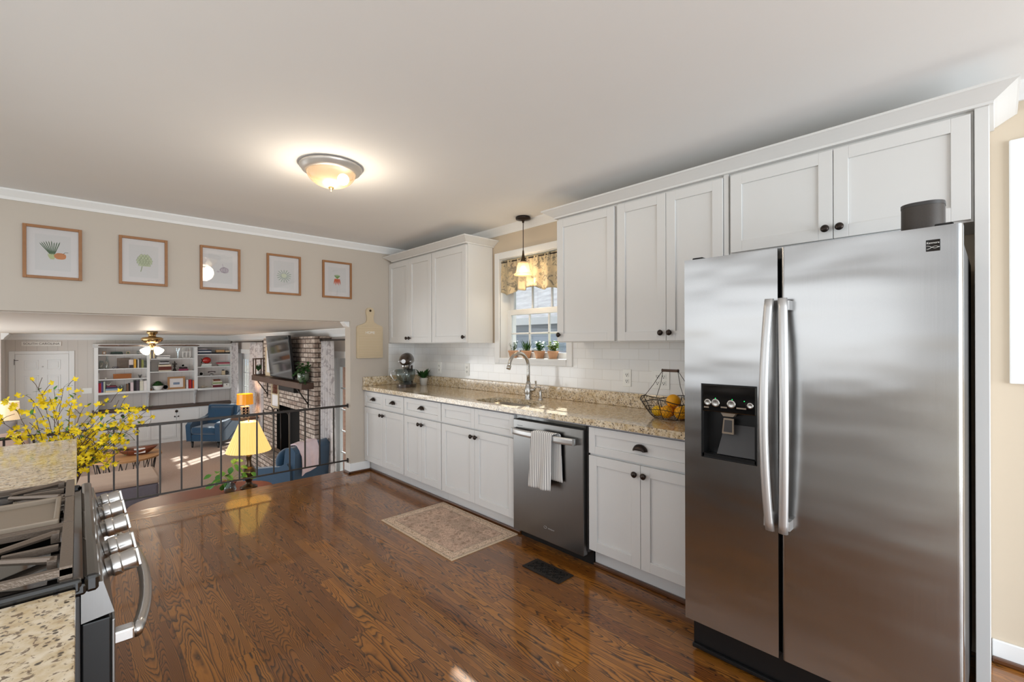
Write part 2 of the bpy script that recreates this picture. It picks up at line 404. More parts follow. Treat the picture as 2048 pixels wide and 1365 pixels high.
# ------------------------------------------------------------------ mesh builder
class MB:
    def __init__(s): s.v = []; s.f = []; s.sm = []; s.mi = []; s.cur = 0
    def add(s, vs, fs, smooth=False):
        o = len(s.v); s.v += [tuple(map(float, p)) for p in vs]
        for f in fs: s.f.append([i + o for i in f]); s.sm.append(smooth); s.mi.append(s.cur)
        return s
    def box(s, x0, y0, z0, x1, y1, z1):
        if x0 > x1: x0, x1 = x1, x0
        if y0 > y1: y0, y1 = y1, y0
        if z0 > z1: z0, z1 = z1, z0
        return s.add([(x0,y0,z0),(x1,y0,z0),(x1,y1,z0),(x0,y1,z0),(x0,y0,z1),(x1,y0,z1),(x1,y1,z1),(x0,y1,z1)],
                     [(0,3,2,1),(4,5,6,7),(0,1,5,4),(1,2,6,5),(2,3,7,6),(3,0,4,7)])
    def prism(s, poly, axis, a, b, smooth=False):
        def P(p, t):
            return {'x': (t, p[0], p[1]), 'y': (p[0], t, p[1]), 'z': (p[0], p[1], t)}[axis]
        n = len(poly); vs = [P(p, a) for p in poly] + [P(p, b) for p in poly]
        s.add(vs, [tuple(range(n))[::-1], tuple(range(n, 2*n))])
        return s.add(vs, [(i, (i+1) % n, n + (i+1) % n, n + i) for i in range(n)], smooth)
    def lathe(s, prof, c=(0,0,0), axis='z', seg=24, smooth=True, caps=True, arc=2*PI, a0=0.0):
        vs = []; n = len(prof); closed = arc >= 2*PI - 1e-6; m = seg if closed else seg + 1
        for i in range(m):
            a = a0 + arc*i/seg
            for r, h in prof:
                q = (r*math.cos(a), r*math.sin(a), h)
                if axis == 'x': q = (q[2], q[0], q[1])
                elif axis == 'y': q = (q[1], q[2], q[0])
                vs.append((c[0]+q[0], c[1]+q[1], c[2]+q[2]))
        fs = []
        for i in range(seg):
            j = (i+1) % m
            for k in range(n-1): fs.append((i*n+k, j*n+k, j*n+k+1, i*n+k+1))
        s.add(vs, fs, smooth)
        if caps and closed:
            for k in (0, n-1):
                if prof[k][0] > 1e-5: s.add([vs[i*n+k] for i in range(m)], [tuple(range(m))])
        return s
    def tube(s, pts, r, seg=8, closed=False, smooth=True, flat=None):
        P = [Vector(p) for p in pts]; n = len(P); rings = []
        up = Vector((0, 0, 1)); prev = None
        for i, p in enumerate(P):
            if closed: t = P[(i+1) % n] - P[i-1]
            else: t = P[min(i+1, n-1)] - P[max(i-1, 0)]
            t = t.normalized() if t.length > 1e-9 else Vector((0, 0, 1))
            if prev is None:
                a = up if abs(t.dot(up)) < 0.95 else Vector((1, 0, 0)); u = t.cross(a).normalized()
            else:
                u = (prev - t*prev.dot(t)); u = u.normalized() if u.length > 1e-6 else t.orthogonal().normalized()
            prev = u; w = t.cross(u)
            rr = r[i] if isinstance(r, (list, tuple)) else r
            rings.append([p + (u*math.cos(2*PI*k/seg) + w*math.sin(2*PI*k/seg)*(flat or 1.0))*rr for k in range(seg)])
        vs = [q for ring in rings for q in ring]; fs = []
        m = n if closed else n-1
        for i in range(m):
            a = i*seg; b = ((i+1) % n)*seg
            for k in range(seg): fs.append((a+k, a+(k+1) % seg, b+(k+1) % seg, b+k))
        if not closed: fs += [tuple(range(seg))[::-1], tuple(range((n-1)*seg, n*seg))]
        return s.add(vs, fs, smooth)
    def sphere(s, c, r, seg=16, rings=10, z0=-1.0, z1=1.0):
        if isinstance(r, (int, float)): r = (r, r, r)
        vs = []; fs = []
        for j in range(rings+1):
            ph = -PI/2 + PI*j/rings
            zz = max(z0, min(z1, math.sin(ph))); rr = math.sqrt(max(0, 1-zz*zz)) if z0 <= math.sin(ph) <= z1 else math.sqrt(max(0, 1-zz*zz))
            for i in range(seg):
                a = 2*PI*i/seg; vs.append((c[0]+r[0]*rr*math.cos(a), c[1]+r[1]*rr*math.sin(a), c[2]+r[2]*zz))
        for j in range(rings):
            for i in range(seg): fs.append((j*seg+i, j*seg+(i+1) % seg, (j+1)*seg+(i+1) % seg, (j+1)*seg+i))
        return s.add(vs, fs, True)
    def grid(s, fn, nu, nv, smooth=True):
        vs = [fn(i/nu, j/nv) for j in range(nv+1) for i in range(nu+1)]
        return s.add(vs, [(j*(nu+1)+i, j*(nu+1)+i+1, (j+1)*(nu+1)+i+1, (j+1)*(nu+1)+i) for j in range(nv) for i in range(nu)], smooth)
    def leaf(s, p, d, up, L, W, bend=0.2):
        d = Vector(d).normalized(); up = Vector(up); sd = d.cross(up)
        sd = sd.normalized() if sd.length > 1e-6 else d.orthogonal().normalized(); nn = sd.cross(d)
        p = Vector(p); pts = []
        prof = [(0, 0.0), (0.25, 0.8), (0.5, 1.0), (0.78, 0.6), (1.0, 0.0)]
        for t, w in prof:
            c = p + d*L*t - nn*(bend*L*t*t)
            pts += [c - sd*W*0.5*w + nn*0.08*W*w, c, c + sd*W*0.5*w + nn*0.08*W*w]
        fs = []
        for i in range(4):
            a = i*3; fs += [(a, a+1, a+4, a+3), (a+1, a+2, a+5, a+4)]
        return s.add(pts, fs, True)
    def xf(s, mtx, i0=0):
        s.v = s.v[:i0] + [tuple(mtx @ Vector(p)) for p in s.v[i0:]]; return s
    def build(s, name, mats, parent=None, bevel=0, subsurf=0, solid=0, off=None, weld=False):
        me = bpy.data.meshes.new(name)
        vs = s.v
        if parent is not None and off is not False:
            q = parent
            while q.parent is not None: q = q.parent
            L = q.get('_w')
            if L: vs = [(p[0]-L[0], p[1]-L[1], p[2]-L[2]) for p in vs]
        me.from_pydata(vs, [], s.f)
        me.polygons.foreach_set('use_smooth', s.sm)
        if not isinstance(mats, (list, tuple)): mats = [mats]
        for m in mats: me.materials.append(m)
        if len(mats) > 1: me.polygons.foreach_set('material_index', s.mi)
        bm = bmesh.new(); bm.from_mesh(me)
        if weld: bmesh.ops.remove_doubles(bm, verts=bm.verts, dist=1e-5)
        bmesh.ops.recalc_face_normals(bm, faces=bm.faces); bm.to_mesh(me); bm.free()
        me.update()
        o = bpy.data.objects.new(name, me); COL.objects.link(o)
        if parent is not None: o.parent = parent
        if solid: q = o.modifiers.new('thick', 'SOLIDIFY'); q.thickness = solid; q.offset = 0
        if bevel: q = o.modifiers.new('bevel', 'BEVEL'); q.width = bevel; q.segments = 2; q.limit_method = 'ANGLE'
        if subsurf: q = o.modifiers.new('sub', 'SUBSURF'); q.levels = subsurf; q.render_levels = subsurf
        return o

def tag(o, label, cat, group=None, kind=None):
    o['label'] = label; o['category'] = cat
    if group: o['group'] = group
    if kind: o['kind'] = kind
    return o
def thing(name, label, cat, loc=(0, 0, 0), rotz=0.0, group=None, world=True):
    """Empty at the thing's base. world=True: part meshes are written in world coordinates."""
    o = bpy.data.objects.new(name, None); COL.objects.link(o); o.location = loc; o.rotation_euler = (0, 0, rotz)
    o.empty_display_size = 0.1
    if world: o['_w'] = list(loc)
    return tag(o, label, cat, group)
def single(name, mb, m, label, cat, group=None, kind=None, base_pt=None, **k):
    """a thing of one mesh, its origin at base_pt"""
    if base_pt:
        mb.v = [(p[0]-base_pt[0], p[1]-base_pt[1], p[2]-base_pt[2]) for p in mb.v]
    o = mb.build(name, m, **k)
    if base_pt: o.location = base_pt
    return tag(o, label, cat, group, kind)
def struct(name, mb, m, label=None, cat=None, **k):
    o = mb.build(name, m, **k); o['kind'] = 'structure'
    if label: o['label'] = label; o['category'] = cat or name.split('_')[0]
    return o
def dup(root, loc, rotz=0.0, label=None, group=None, scale=None):
    r = root.copy(); COL.objects.link(r); r.location = loc; r.rotation_euler = (0, 0, rotz)
    if label: r['label'] = label
    if group: r['group'] = group
    if scale: r.scale = scale
    for ch in list(root.children):
        c = ch.copy(); COL.objects.link(c); c.parent = r
        for g in list(ch.children):
            d = g.copy(); COL.objects.link(d); d.parent = c
    return r
def text(body, name, size, m, parent=None, extrude=0.001, width=None):
    cu = bpy.data.curves.new(name, 'FONT'); cu.body = body; cu.size = size; cu.extrude = extrude
    cu.align_x = 'CENTER'; cu.align_y = 'CENTER'
    t = bpy.data.objects.new(name + '_tmp', cu); COL.objects.link(t)
    bpy.context.view_layer.update()
    me = bpy.data.meshes.new_from_object(t.evaluated_get(bpy.context.evaluated_depsgraph_get()))
    bpy.data.objects.remove(t)
    if width:
        xs = [v.co.x for v in me.vertices]; k = width/(max(xs)-min(xs))
        for v in me.vertices: v.co.x *= k
    me.materials.clear(); me.materials.append(m); me.name = name
    o = bpy.data.objects.new(name, me); COL.objects.link(o)
    if parent is not None: o.parent = parent
    return o
def rrect(x0, y0, x1, y1, r, n=6):
    pts = []
    for cx, cy, a in ((x1-r, y1-r, 0), (x0+r, y1-r, 90), (x0+r, y0+r, 180), (x1-r, y0+r, 270)):
        for i in range(n+1):
            t = R(a + 90*i/n); pts.append((cx + r*math.cos(t), cy + r*math.sin(t)))
    return pts
def holed_slab(mb, outer, inner, z0, z1):
    """slab with one hole; outer, inner = lists of xy"""
    bm = bmesh.new()
    def loop(pts, z):
        vs = [bm.verts.new((p[0], p[1], z)) for p in pts]
        return vs, [bm.edges.new((vs[i], vs[(i+1) % len(vs)])) for i in range(len(vs))]
    for z in (z0, z1):
        a, ea = loop(outer, z); b, eb = loop(inner, z)
        bmesh.ops.triangle_fill(bm, edges=ea+eb, use_beauty=True)
    bm.verts.index_update()
    mb.add([v.co[:] for v in bm.verts], [[v.index for v in f.verts] for f in bm.faces]); bm.free()
    for pts in (outer, inner):
        n = len(pts); vs = [(p[0], p[1], z0) for p in pts] + [(p[0], p[1], z1) for p in pts]
        mb.add(vs, [(i, (i+1) % n, n+(i+1) % n, n+i) for i in range(n)])
    return mb
def wall_boxes(mb, axis, t0, t1, a0, a1, z0, z1, holes):
    """wall in plane normal to axis between t0,t1; holes = (a0,a1,z0,z1)"""
    As = sorted({a0, a1, *[h[0] for h in holes], *[h[1] for h in holes]}); As = [a for a in As if a0 <= a <= a1]
    Zs = sorted({z0, z1, *[h[2] for h in holes], *[h[3] for h in holes]}); Zs = [z for z in Zs if z0 <= z <= z1]
    for i in range(len(As)-1):
        for j in range(len(Zs)-1):
            ca = (As[i]+As[i+1])/2; cz = (Zs[j]+Zs[j+1])/2
            if any(h[0] < ca < h[1] and h[2] < cz < h[3] for h in holes): continue
            if axis == 'x': mb.box(t0, As[i], Zs[j], t1, As[i+1], Zs[j+1])
            else: mb.box(As[i], t0, Zs[j], As[i+1], t1, Zs[j+1])
    return mb

# ------------------------------------------------------------------ the setting
XW = 2.86; YP = 4.69; CE = 2.44; XJ = 2.0875; FL = -0.88; CL = 1.60; YF = 13.7
struct('floor', MB().box(-0.9, -3.0, -0.2, 3.05, 4.60, 0.0).box(2.09, 4.60, -0.2, 3.05, 4.69, 0.0), M['floor'])
struct('trim_1', MB().box(-0.9, 4.60, -0.03, 2.0875, 4.86, 0.0005).box(-0.9, 4.70, -0.2, 2.0875, 4.84, -0.03), M['floor_x'], bevel=0.006)
struct('ceiling', MB().box(-0.9, -3.0, CE, 3.05, 4.82, CE+0.15), M['ceiling'])
kw = (2.373, 3.178, 1.234, 2.147); kw2 = (-0.95, -0.10, 1.25, 2.15)
struct('wall_sink', wall_boxes(MB(), 'x', XW, XW+0.2, -3.0, 4.70, -0.2, CE, [kw, kw2]), M['wall_warm'])
struct('wall_pictures', MB().box(-2.4, YP, 1.605, XJ, YP+0.125, CE).box(XJ, YP, -0.2, XW, YP+0.125, CE).box(-2.4, YP, CE-0.01, XW, YP+0.125, CE), M['wall'])
struct('wall_below', MB().box(-2.4, YP+0.03, FL, XW, YP+0.125, -0.2), M['wall'])
# out-of-view wall behind the range; its wide opening is added to admit light
struct('wall_range', wall_boxes(MB(), 'x', -0.80, -0.66, 0.2, 3.05, 0.0, CE, [(0.35, 2.9, 1.05, 2.15)]), M['wall'])
struct('trim_2', MB().prism([(0, 0), (-0.045, 0), (-0.05, -0.012), (-0.02, -0.05), (-0.012, -0.07), (0, -0.07)], 'x', -0.9, XW).xf(Matrix.Translation((0, YP, CE))), M['trim'])
struct('trim_3', MB().prism([(0, 0), (-0.05, 0), (-0.045, -0.012), (-0.02, -0.05), (-0.012, -0.07), (0, -0.07)], 'y', -3.0, YP).xf(Matrix.Translation((XW, 0, CE))), M['trim'])
struct('baseboard_sink', MB().box(XW-0.014, -3.0, 0, XW, 0.015, 0.09), M['trim'], bevel=0.004)
struct('baseboard_partition', MB().box(XJ-0.0, YP-0.014, 0.02, 2.30, YP, 0.105).box(XJ-0.014, YP-0.014, 0.02, XJ, YP+0.125, 0.105), M['trim'], bevel=0.004)
struct('trim_4', MB().box(XJ-0.03, YP-0.03, 0.0, 2.32, YP-0.012, 0.022).box(XJ-0.03, YP-0.03, 0.0, XJ-0.01, YP+0.12, 0.022).box(2.290, 2.345, 0, 2.312, YP, 0.022).box(2.290, 0.99, 0, 2.312, 1.70, 0.022).box(XW-0.035, -3.0, 0, XW-0.012, 0.015, 0.022), M['oak_trim'], bevel=0.005)
# backsplash tile
struct('wall_tile', wall_boxes(MB(), 'x', XW-0.008, XW, 0.98, YP, 1.0, 1.372, [(2.319, 3.24, 1.18, 2.2)]), M['tile'])
struct('wall_tile_side', MB().box(2.53, YP-0.008, 1.0, XW-0.008, YP, 1.372), M['tile_x'])
# family room shell
struct('floor_family', MB().box(-2.6, 4.80, FL-0.1, 3.05, YF, FL), M['carpet'])
struct('ceiling_family', MB().box(-2.6, 4.815, CL, 3.05, YF+0.1, CL+0.1), M['ceil_low'])
ddr = (5.60, 7.06, FL, 1.16); ddf = (11.35, 12.75, FL, 1.16)
struct('wall_fireplace', wall_boxes(MB(), 'x', XW, XW+0.12, 4.815, YF, FL, CL, [ddr, ddf]), M['panel_wall'])
struct('wall_bookcase', MB().box(-1.3, YF, FL, XW+0.2, YF+0.12, CL), M['panel_wall'])
struct('wall_entry', MB().box(-1.18, 12.95, FL, -1.06, YF, CL), M['panel_wall'])
cr = [(0, 0), (-0.10, 0), (-0.105, -0.015), (-0.05, -0.08), (-0.03, -0.12), (0, -0.125)]
struct('trim_5', MB().prism(cr, 'x', -1.06, XW).xf(Matrix.Translation((0, YF, CL))), M['trim'])
struct('trim_6', MB().prism(cr, 'y', 4.74, YF).xf(Matrix.Translation((XW, 0, CL))), M['trim'])
struct('trim_7', MB().prism([(-p[0], p[1]) for p in cr], 'y', 12.95, YF).xf(Matrix.Translation((-1.06, 0, CL))), M['trim'])
struct('trim_8', MB().prism([(0, 0), (-0.06, 0), (-0.055, -0.015), (-0.025, -0.05), (0, -0.06)], 'y', YP+0.02, YP+0.115).xf(Matrix.Translation((XJ, 0, 1.605))), M['trim'])

# kitchen window
def window_kitchen():
    y0, y1, z0, z1 = kw
    root = MB()
    cw = 0.062
    for a in ((XW-0.018, y0-cw, z0-cw+0.006, XW, y0, z1+cw), (XW-0.018, y1, z0-cw+0.006, XW, y1+cw, z1+cw), (XW-0.018, y0, z1, XW, y1, z1+cw), (XW-0.018, y0, z0-cw+0.006, XW, y1, z0)): root.box(*a)
    o = struct('window_1', root, M['trim'], bevel=0.005)
    j = MB()
    j.box(XW-0.026, y0-0.004, z0-0.018, XW+0.2, y1+0.001, z0+0.002); j.box(XW, y0-0.02, z0, XW+0.2, y0+0.004, z1); j.box(XW, y1-0.004, z0, XW+0.2, y1+0.02, z1); j.box(XW, y0, z1-0.004, XW+0.2, y1, z1+0.02)
    j.build('window_sill', M['trim'], o)
    def sash(x, za, zb, name, st=0.045, rail=0.05):
        s = MB(); s.box(x, y0+0.004, za, x+0.035, y0+0.004+st, zb); s.box(x, y1-0.004-st, za, x+0.035, y1-0.004, zb)
        s.box(x, y0+0.004+st, za, x+0.035, y1-0.004-st, za+rail); s.box(x, y0+0.004+st, zb-rail, x+0.035, y1-0.004-st, zb)
        ya, yb = y0+0.004+st, y1-0.004-st
        for k in (1, 2): c = ya+(yb-ya)*k/3; s.box(x+0.008, c-0.008, za+rail, x+0.027, c+0.008, zb-rail)
        c = (za+rail+zb-rail)/2; s.box(x+0.008, ya, c-0.008, x+0.027, yb, c+0.008)
        q = s.build(name, M['trim'], o, bevel=0.003)
        MB().box(x+0.016, ya, za+rail, x+0.02, yb, zb-rail).build('pane', M['pane'], q)
    sash(XW+0.085, z0+0.002, 1.68, 'lower_sash'); sash(XW+0.125, 1.635, z1, 'upper_sash')
window_kitchen()
def window_right():
    y0, y1, z0, z1 = kw2; cw = 0.062; r = MB()
    for a in ((XW-0.018, y0-cw, z0-cw, XW, y0, z1+cw), (XW-0.018, y1, z0-cw, XW, y1+cw, z1+cw), (XW-0.018, y0, z1, XW, y1, z1+cw), (XW-0.018, y0, z0-cw, XW, y1, z0)): r.box(*a)
    o = struct('window_2', r, M['trim'], bevel=0.005)
    s = MB(); s.box(XW+0.08, y0, z0, XW+0.12, y0+0.045, z1); s.box(XW+0.08, y1-0.045, z0, XW+0.12, y1, z1)
    for z in (z0, (z0+z1)/2-0.025, z1-0.05): s.box(XW+0.08, y0, z, XW+0.12, y1, z+0.05)
    s.build('window_sash', M['trim'], o); MB().box(XW+0.095, y0, z0, XW+0.1, y1, z1).build('pane', M['pane'], o)
window_right()

# french doors in the fireplace wall
def french_door(n, hole):
    a0, a1, z0, z1 = hole; cw = 0.10
    r = MB(); r.box(XW-0.02, a0-cw, z0, XW, a0, z1+cw); ca = 0.03 if n == 1 else cw; r.box(XW-0.02, a1, z0, XW, a1+ca, z1+cw); r.box(XW-0.02, a0, z1, XW, a1, z1+cw)
    r.box(XW, a0-0.01, z0, XW+0.12, a0+0.003, z1); r.box(XW, a1-0.003, z0, XW+0.12, a1+0.01, z1); r.box(XW, a0, z1-0.003, XW+0.12, a1, z1+0.01)
    o = struct('door_%d' % n, r, M['trim'], bevel=0.006)
    mid = (a0+a1)/2
    for (p, q) in ((a0, mid), (mid, a1)):
        s = MB(); st = 0.115; x = XW+0.065
        s.box(x, p+0.004, z0+0.01, x+0.045, p+st, z1-0.004); s.box(x, q-st, z0+0.01, x+0.045, q-0.004, z1-0.004)
        s.box(x, p+st, z0+0.01, x+0.045, q-st, z0+0.26); s.box(x, p+st, z1-0.14, x+0.045, q-st, z1-0.004)
        gz0, gz1 = z0+0.26, z1-0.14; ga, gb = p+st, q-st
        c = (ga+gb)/2; s.box(x+0.012, c-0.01, gz0, x+0.033, c+0.01, gz1)
        for k in range(1, 5): zz = gz0+(gz1-gz0)*k/5; s.box(x+0.012, ga, zz-0.01, x+0.033, gb, zz+0.01)
        d = s.build('door_leaf', M['trim'], o, bevel=0.003)
        MB().box(x+0.02, ga, gz0, x+0.024, gb, gz1).build('pane', M['pane'], d)
french_door(1, ddr); french_door(2, ddf)

# six panel entry door, wall sits at YF
def entry_door():
    x0, x1, z0, z1 = -0.93, -0.14, FL, 1.185; r = MB(); y = YF
    r.box(x0-0.085, y-0.02, z0, x0, y, z1+0.06); r.box(x1, y-0.02, z0, x1+0.085, y, z1+0.06); r.box(x0, y-0.02, z1, x1, y, z1+0.06)
    o = struct('door_3', r, M['trim'], bevel=0.006)
    s = MB(); s.box(x0+0.004, y-0.012, z0+0.01, x1-0.004, y-0.002, z1-0.004)
    w = x1-x0; cols = ((x0+0.13, x0+w/2-0.06), (x0+w/2+0.06, x1-0.13))
    rows = ((z0+0.16, z0+0.72), (z0+0.86, z0+1.62), (z0+1.74, z0+1.94))
    for a, b in cols:
        for c, d in rows:
            s.box(a, y-0.022, c, b, y-0.012, c+0.012); s.box(a, y-0.022, d-0.012, b, y-0.012, d); s.box(a, y-0.022, c, a+0.012, y-0.012, d); s.box(b-0.012, y-0.022, c, b, y-0.012, d)
            s.box(a+0.035, y-0.024, c+0.035, b-0.035, y-0.012, d-0.035)
    l = s.build('door_leaf', M['trim'], o, bevel=0.003)
    MB().lathe([(0.012, 0), (0.012, -0.012), (0.006, -0.014)], ((x0+x1)/2, y-0.012, z0+1.80), 'y', 12).build('peephole', M['nickel'], l)
    h = MB(); h.box(x0-0.01, y-0.03, z1-0.13, x0+0.05, y-0.02, z1-0.12); h.box(x0-0.012, y-0.03, z1-0.22, x0-0.004, y-0.02, z1-0.10)
    h.build('door_latch', M['bronze'], l)
entry_door()

# outside
struct('ground', MB().box(-40, -40, FL-0.35, 60, 60, FL-0.15), M['gray_ground'])
struct('eave_porch', MB().box(XW+0.13, 4.9, 1.75, 4.4, 14.5, 1.85), M['siding_trim'])  # unseen slab added to keep most sun off the family room floor
struct('eave', MB().box(XW+0.2, -1.0, 2.5, 3.98, 4.4, 2.62), M['siding_trim'])  # unseen slab sized to cut sun through the upper kitchen window
nh = thing('neighbour_house', 'gray-blue sided house with shingle roof beyond the kitchen window', 'house', (12, 12, FL-0.15))
MB().box(9.0, 4.0, FL-0.2, 16.0, 22.0, 2.05).build('wall', M['siding'], nh)
MB().prism([(8.5, 2.02), (12.5, 4.6), (16.5, 2.02), (16.5, 1.9), (8.5, 1.9)], 'y', 3.5, 22.5).build('roof', M['shingle'], nh)
MB().box(8.47, 3.5, 1.86, 8.53, 22.5, 2.04).build('fascia', M['siding_trim'], nh)
for yy in (8.2, 10.4):
    wf = MB().box(8.96, yy, 0.1, 9.0, yy+1.0, 1.25).build('window_frame', M['siding_trim'], nh)
    MB().box(8.945, yy+0.06, 0.16, 8.965, yy+0.94, 1.19).build('window_pane', M['tv_case'], wf)
single('brick_pier', MB().box(3.7, 8.5, FL-0.2, 4.3, 9.2, 1.0), M['brick_red'], 'brown brick pier outside the near glass door', 'pier', base_pt=(4.0, 8.85, FL-0.2))
rnd = random.Random(3)
sh = thing('garden_shrub', 'green shrub outside low beyond the kitchen window', 'shrub', (5.2, 4.3, FL-0.15))
mb = MB()
for i in range(900):
    p = Vector((rnd.gauss(5.2, 0.45), rnd.gauss(4.6, 0.8), rnd.uniform(-0.9, 0.95)))
    mb.leaf(p, (rnd.uniform(-1, 1), rnd.uniform(-1, 1), rnd.uniform(-.3, 1)), (0, 0, 1), 0.14, 0.08)
mb.build('foliage', M['leaf_gray'], sh)
MB().tube([(5.2, 4.6, FL-0.15), (5.22, 4.62, 0.5)], 0.05).build('trunk', M['twig'], sh)

# ------------------------------------------------------------------ kitchen cabinets
XB = 2.24; XU = 2.536
def knob(parent, x, y, z):
    MB().lathe([(0.006, 0), (0.0065, -0.014), (0.016, -0.017), (0.0175, -0.024), (0.012, -0.030), (0.0, -0.031)], (x, y, z), 'x', 16, caps=False).build('knob', M['bronze'], parent)
def cup_pull(parent, x, y, z, w=0.042):
    m = MB(); n = 10
    vs = []
    for i in range(n+1):
        a = PI*i/n
        for k in range(6):
            b = (PI/2)*k/5
            vs.append((x - 0.024*math.sin(b) , y - w*math.cos(a)*math.cos(b*0.55), z - 0.012 + 0.030*math.sin(a)*math.cos(b*0.9)))
    fs = [(i*6+k, (i+1)*6+k, (i+1)*6+k+1, i*6+k+1) for i in range(n) for k in range(5)]
    m.add(vs, fs, True)
    m.tube([(x-0.001, y-w*math.cos(PI*i/12), z-0.012+0.032*math.sin(PI*i/12)) for i in range(13)], 0.0025, 6)
    m.build('cup_pull', M['bronze'], parent, solid=0.002)
def shaker(parent, name, x, y0, y1, z0, z1, st=0.057, t=0.02, gap=0.0015):
    y0 += gap; y1 -= gap; z0 += gap; z1 -= gap; m = MB()
    st = min(st, (z1-z0)*0.33)
    m.box(x, y0, z0, x+t, y0+st, z1); m.box(x, y1-st, z0, x+t, y1, z1)
    m.box(x, y0+st, z0, x+t, y1-st, z0+st); m.box(x, y0+st, z1-st, x+t, y1-st, z1)
    m.box(x+0.009, y0+st, z0+st, x+t, y1-st, z1-st)
    return m.build(name, M['white'], parent, bevel=0.0015)
def base_cab(y0, y1, label, ndraw, ndoor=2, pulls=True):
    t = thing('base_cabinet', label, 'cabinet', ((XB+XW)/2, (y0+y1)/2, 0), 0, 'white base cabinets along the sink wall')
    MB().box(XB+0.021, y0+0.001, 0.112, XW-0.01, y1-0.001, 0.72).box(XB+0.021, y0+0.001, 0.72, XB+0.04, y1-0.001, 0.868).box(XB+0.04, y0+0.001, 0.72, XW-0.01, y0+0.02, 0.868).box(XB+0.04, y1-0.02, 0.72, XW-0.01, y1-0.001, 0.868).build('body', M['white'], t)
    MB().box(XB+0.072, y0, 0.0, XW-0.01, y1, 0.112).build('toe_kick', M['white'], t)
    a, b = y0+0.004, y1-0.004; mid = (a+b)/2
    for k in range(ndoor):
        p = a+(b-a)*k/ndoor; q = a+(b-a)*(k+1)/ndoor
        d = shaker(t, 'door', XB, p, q, 0.119, 0.692)
        ky = q-0.028 if k == 0 else p+0.028
        knob(d, XB, ky, 0.640)
    for k in range(ndraw):
        p = a+(b-a)*k/ndraw; q = a+(b-a)*(k+1)/ndraw
        d = shaker(t, 'drawer', XB, p, q, 0.702, 0.862, 0.045)
        if pulls: cup_pull(d, XB, (p+q)/2, 0.785)
    return t
base_cab(3.864, 4.688, 'white shaker base cabinet with two drawers, in the corner by the opening', 2)
base_cab(3.247, 3.862, 'white shaker base cabinet with one drawer, left of the sink cabinet', 1)
base_cab(2.345, 3.245, 'white shaker sink cabinet with two false fronts, left of the dishwasher', 2, pulls=False)
base_cab(0.99, 1.700, 'white shaker base cabinet between dishwasher and refrigerator', 1)
def crown(parent, y0, y1, z0, z1, x=XU, p=0.08):
    """crown on cabinet front and both ends, mitred; profile = (out, z)"""
    pr = [(0.0, z0), (0.012, z0), (0.014, z0+0.010), (0.022, z0+0.014), (0.050, z0+(z1-z0)*0.55), (p-0.006, z1-0.012), (p, z1-0.010), (p, z1), (0.0, z1)]
    path = [((XW-0.001, y0), (0, -1)), ((x, y0), (-1, -1)), ((x, y1), (-1, 1)), ((XW-0.001, y1), (0, 1))]
    vs = []; n = len(pr)
    for (cx, cy), (dx, dy) in path:
        for o, z in pr: vs.append((cx+dx*o, cy+dy*o, z))
    fs = [(i*n+k, (i+1)*n+k, (i+1)*n+(k+1) % n, i*n+(k+1) % n) for i in range(3) for k in range(n)]
    return vs, fs, n
def upper_cab(y0, y1, z0, z1, label, doors, knobs, filler=None):
    t = thing('wall_cabinet', label, 'cabinet', ((XU+XW)/2, (y0+y1)/2, z0), 0, 'white wall cabinets')
    MB().box(XU+0.021, y0, z0, XW-0.008, y1, z1).build('body', M['white'], t, bevel=0.001)
    for (a, b), k in zip(doors, knobs):
        d = shaker(t, 'door', XU, a, b, z0+0.006, z1-0.012)
        if k: knob(d, XU, a+0.028 if k < 0 else b-0.028, z0+0.055)
    if filler: MB().box(XU+0.008, filler[0], z0, XU+0.021, filler[1], z1).build('filler_strip', M['white'], t)
    return t
ZU = 2.272
upper_cab(3.8355, 4.681, 1.372, ZU, 'white two-door wall cabinet in the corner beside the picture wall', [(3.84, 4.26), (4.26, 4.685)], [1, -1])
upper_cab(3.2754, 3.8335, 1.372, ZU, 'white single-door wall cabinet left of the kitchen window', [(3.279, 3.830)], [-1])
upper_cab(1.6985, 2.2046, 1.372, ZU, 'white single-door wall cabinet right of the kitchen window', [(1.708, 2.201)], [1])
upper_cab(0.990, 1.6965, 1.372, ZU, 'white two-door wall cabinet left of the refrigerator top', [(1.348, 1.688), (1.016, 1.348)], [-1, 1], (0.99, 1.014))
upper_cab(0.0595, 0.988, 1.838, ZU, 'short white two-door wall cabinet above the refrigerator', [(0.518, 0.978), (0.066, 0.518)], [-1, 1])
def crown_thing(y0, y1, label):
    m = MB(); vs, fs, n = crown(None, y0, y1, ZU, 2.33); m.add(vs, fs); m.box(XU+0.001, y0+0.001, ZU, XW-0.01, y1-0.001, ZU+0.02)
    return single('crown_moulding', m, M['white'], label, 'moulding', base_pt=((XU+XW)/2, (y0+y1)/2, ZU))
crown_thing(3.2754, 4.60, 'white crown moulding topping the wall cabinets left of the window')
crown_thing(0.0175, 2.2046, 'long white crown moulding topping the wall cabinets over the refrigerator')
single('tall_board', MB().box(XU, 0.0175, 0.0, XW-0.001, 0.0575, ZU), M['white'], 'tall white end panel right of the refrigerator', 'panel', base_pt=(2.7, 0.0375, 0), bevel=0.0015)

